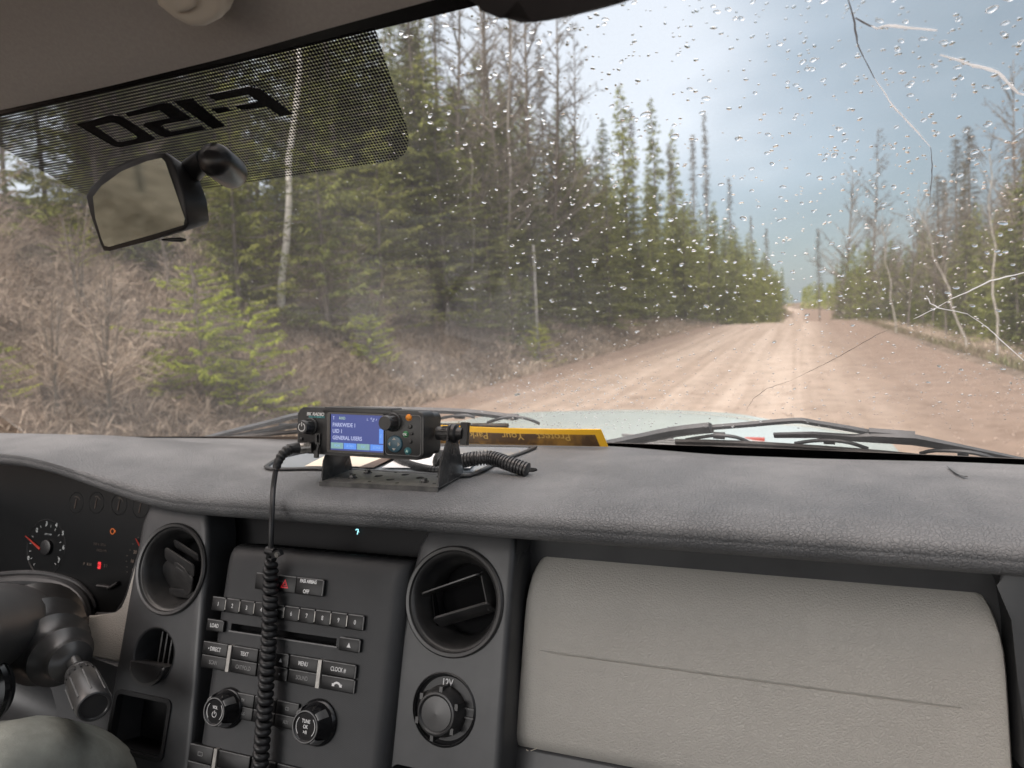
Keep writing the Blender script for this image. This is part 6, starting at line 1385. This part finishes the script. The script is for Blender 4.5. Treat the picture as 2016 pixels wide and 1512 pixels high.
g.tube([onY(526, 1083, YC), onY(541, 1087, YC)], 0.0062, 12, flat=0.9); g.box((0, 0, 0), (0.016, 0.006, 0.008), T(onY(545, 1090, YC-0.004)) @ RY(-20), bev=0.002); cmp_ = g.build('clamp', M['dark'], cd); BASE[cmp_.name] = BASE[cd.name]
g = G(); g.cyl(0.0035, 0, 0.004, frame(onY(548, 1091, YC-0.007), (0, -1, 0)), 6); g.build('screw', M['steel'], cmp_)
ctop = onY(532, 1112, YC); 
axis = [(533, 1104), (533, 1140), (532, 1190), (530, 1250), (526, 1320), (521, 1400), (516, 1460), (511, 1530), (505, 1600)]
ax3 = lerp_path([onY(533, 1100, YC)]+[S.mpx(x, y, 0.016).translation if y < 1300 else S.mpx(x, y, 0.022).translation for x, y in axis[1:]], 40)
cum = [0]
for a, b in zip(ax3, ax3[1:]): cum.append(cum[-1]+(b-a).length)
Lc = cum[-1]; pitch = 0.0088; turns = int(Lc/pitch); pts = []
for i in range(turns*14):
    s = i/14*pitch
    if s >= Lc: break
    j = max(k for k in range(len(cum)) if cum[k] <= s); j = min(j, len(ax3)-2); f_ = (s-cum[j])/(cum[j+1]-cum[j]+1e-9); c = ax3[j].lerp(ax3[j+1], f_)
    an = 2*math.pi*i/14; rr_ = 0.0062*(0.5+0.5*min(1, i/20)); pts.append(c+Vector((rr_*math.cos(an), rr_*math.sin(an), 0.0006*math.sin(i*.21))))
g = G(); g.tube([stt[-1], onY(529, 1098, YC)]+pts, 0.0043, 10); g.build('coil', M['rubber'], cd, ang=60)
# ------------------------------------------------------------------ corrugated conduit
def conduit(name, pts, r, lab, flatp=None):
    path = lerp_path(pts, 10); P2 = []; R2 = []
    cumL = 0; out = []
    for a, b in zip(path, path[1:]):
        n = max(1, int((b-a).length/0.0007)); 
        for k in range(n): out.append(a.lerp(b, k/n))
    d = 0; prev = out[0]
    for p in out:
        d += (p-prev).length; prev = p; ph = (d % 0.0046)/0.0046; P2.append(p); R2.append(r*(1.0 if ph < 0.55 else 0.80))
    g = G(); g.tube(P2, R2, 16); o = g.build(name, M['conduit'], None, ang=25); tag(o, lab, 'cable conduit'); return o
zc = 0.010
conduit('cable_conduit', [onPad(905, 915, zc)+Vector((-0.05, 0.04, 0.002)), onPad(868, 912, zc+.002), onPad(905, 908, zc+.006), onPad(935, 903, zc+.010), onPad(968, 902, zc+.010), onPad(1005, 914, zc+.004), onPad(1040, 926, zc-0.003)], 0.0105, 'thick black corrugated conduit looping across the dash to a hole right of the radio')
conduit('cable_conduit', [onPad(770, 905, .006)+Vector((-0.02, 0.03, 0.004)), onPad(800, 912, .006), onPad(850, 925, .006), onPad(880, 921, .006), onPad(905, 909, .012)+Vector((0.0, 0.03, 0))], 0.0062, 'thinner black corrugated conduit running behind the radio bracket')
hp = onPad(1041, 925, 0.0006); g = G(); g.cyl(0.012, -0.001, 0.0004, T(hp), 20); o = g.build('cable_hole', M['recess']); o.parent = dash; o.location = o.location-BASE[dash.name]
# ------------------------------------------------------------------ tray with papers, yellow booklet
tr_ = thing('document_tray', onPad(760, 900), 'flat dark rimmed plastic tray lying on the dash beneath the radio', 'tray')
op = [onPad(*p, 0.003) for p in ((524, 918), (560, 899), (640, 884), (760, 877), (900, 877), (1038, 879), (1045, 884), (990, 905), (950, 925), (930, 933), (895, 936), (700, 925), (620, 922), (540, 923))]
pl = op+[op[0]]; g = G(); g.tube(lerp_path(pl, 4), 0.0040, 8, flat=0.6, up=(0, 0, 1)); g.build('rim', M['trim'], tr_)
M['sheet'] = mat('glossy blue grey sheet', (0.30, 0.33, 0.36), 0.12, spec=0.7)
g = G(); c = sum(op, Vector())/len(op); f = g.bm.faces.new([g.bm.verts.new(p-Vector((0, 0, 0.0012))) for p in op]); bmesh.ops.triangulate(g.bm, faces=[f]); ex = bmesh.ops.extrude_face_region(g.bm, geom=list(g.bm.faces)); bmesh.ops.translate(g.bm, verts=[v for v in ex['geom'] if isinstance(v, bmesh.types.BMVert)], vec=(0, 0, -0.001)); g.build('plastic_sheet', M['sheet'], tr_, ang=0)
def card(name, px, m, lab, cat_, dz=0.0030, th=0.0006):
    P_ = [onPad(*p, dz) for p in px]; g = G(); f = g.bm.faces.new([g.bm.verts.new(p) for p in P_]); ex = bmesh.ops.extrude_face_region(g.bm, geom=list(g.bm.faces)); bmesh.ops.translate(g.bm, verts=[v for v in ex['geom'] if isinstance(v, bmesh.types.BMVert)], vec=(0, 0, th))
    o = g.build(name, m, ang=0); return tag(o, lab, cat_)
card('paper_card', [(600, 918), (640, 898), (760, 896), (735, 919)], M['paper'], 'cream paper card on the tray under the radio', 'paper')
card('paper_strip', [(704, 921), (775, 893), (792, 893), (735, 921)], M['brownp'], 'dark brown card strip beside the cream card under the radio', 'card', 0.0042)
card('paper_card', [(752, 921), (800, 893), (960, 893), (925, 922)], M['white'], 'white paper sheet on the tray behind the right bracket arm', 'paper', 0.0034)
M['ybook'] = mat('yellow cover', (0.62, 0.36, 0.015), 0.35, var=0.06); M['yband'] = mat('dark printed band', (0.055, 0.03, 0.012), 0.35, col2=(0.20, 0.11, 0.02), vscale=18, stops=(0.45, 0.62)); M['ytext'] = mat('ochre letters', (0.42, 0.28, 0.07), 0.4)
# stands leaning on the glass: bottom edge on the dash, top edge against the windshield
def bk_(u, v, off=0.0):   # u 0..1 left to right, v 0..1 bottom to top
    px = 840+345*u; top = onW(px-2, 838+0.026*(px-840)+3*math.sin(u*3.0)-1.5, -0.004); bot = onPad(px+(12 if u > 0.9 else 10*u), 872+0.022*(px-840), 0.002)
    p = bot.lerp(top, v); n_ = Vector((1, 0, 0)).cross(top-bot).normalized(); return p+n_*off
bo = thing('yellow_booklet', bk_(0.5, 0), 'yellow and brown park booklet lying upside down against the base of the windshield', 'booklet')
uu = [i/30 for i in range(31)]
g = G(); g.sheet(lambda u, v: bk_(u, v), uu, [0, .25, .5, .75, 1], thick=(0, 0.0015, 0.001)); g.build('cover', M['ybook'], bo)
g = G(); g.sheet(lambda u, v: bk_(u, v, 0.0006), [0.0+0.955*i/30 for i in range(31)], [0.02, .2, .4, .6, .70], thick=(0, 0.0003, 0.0002)); g.build('printed_band', M['yband'], bo)
for s, u in (('Protect', 0.72), ('Your', 0.49), ('Park', 0.30)):
    g = G(); p = bk_(u, 0.55, 0.0018); xa = (bk_(u+.03, .56)-bk_(u-.03, .56)).normalized(); ya = (bk_(u, .66)-bk_(u, .46)).normalized(); n_ = xa.cross(ya).normalized()
    m = Matrix(((xa.x, ya.x, n_.x, p.x), (xa.y, ya.y, n_.y, p.y), (xa.z, ya.z, n_.z, p.z), (0, 0, 0, 1))); g.text(s, 0.017, m @ RZ(180), 0.0001, sx=1.2); g.build('lettering', M['ytext'], bo, ang=0)
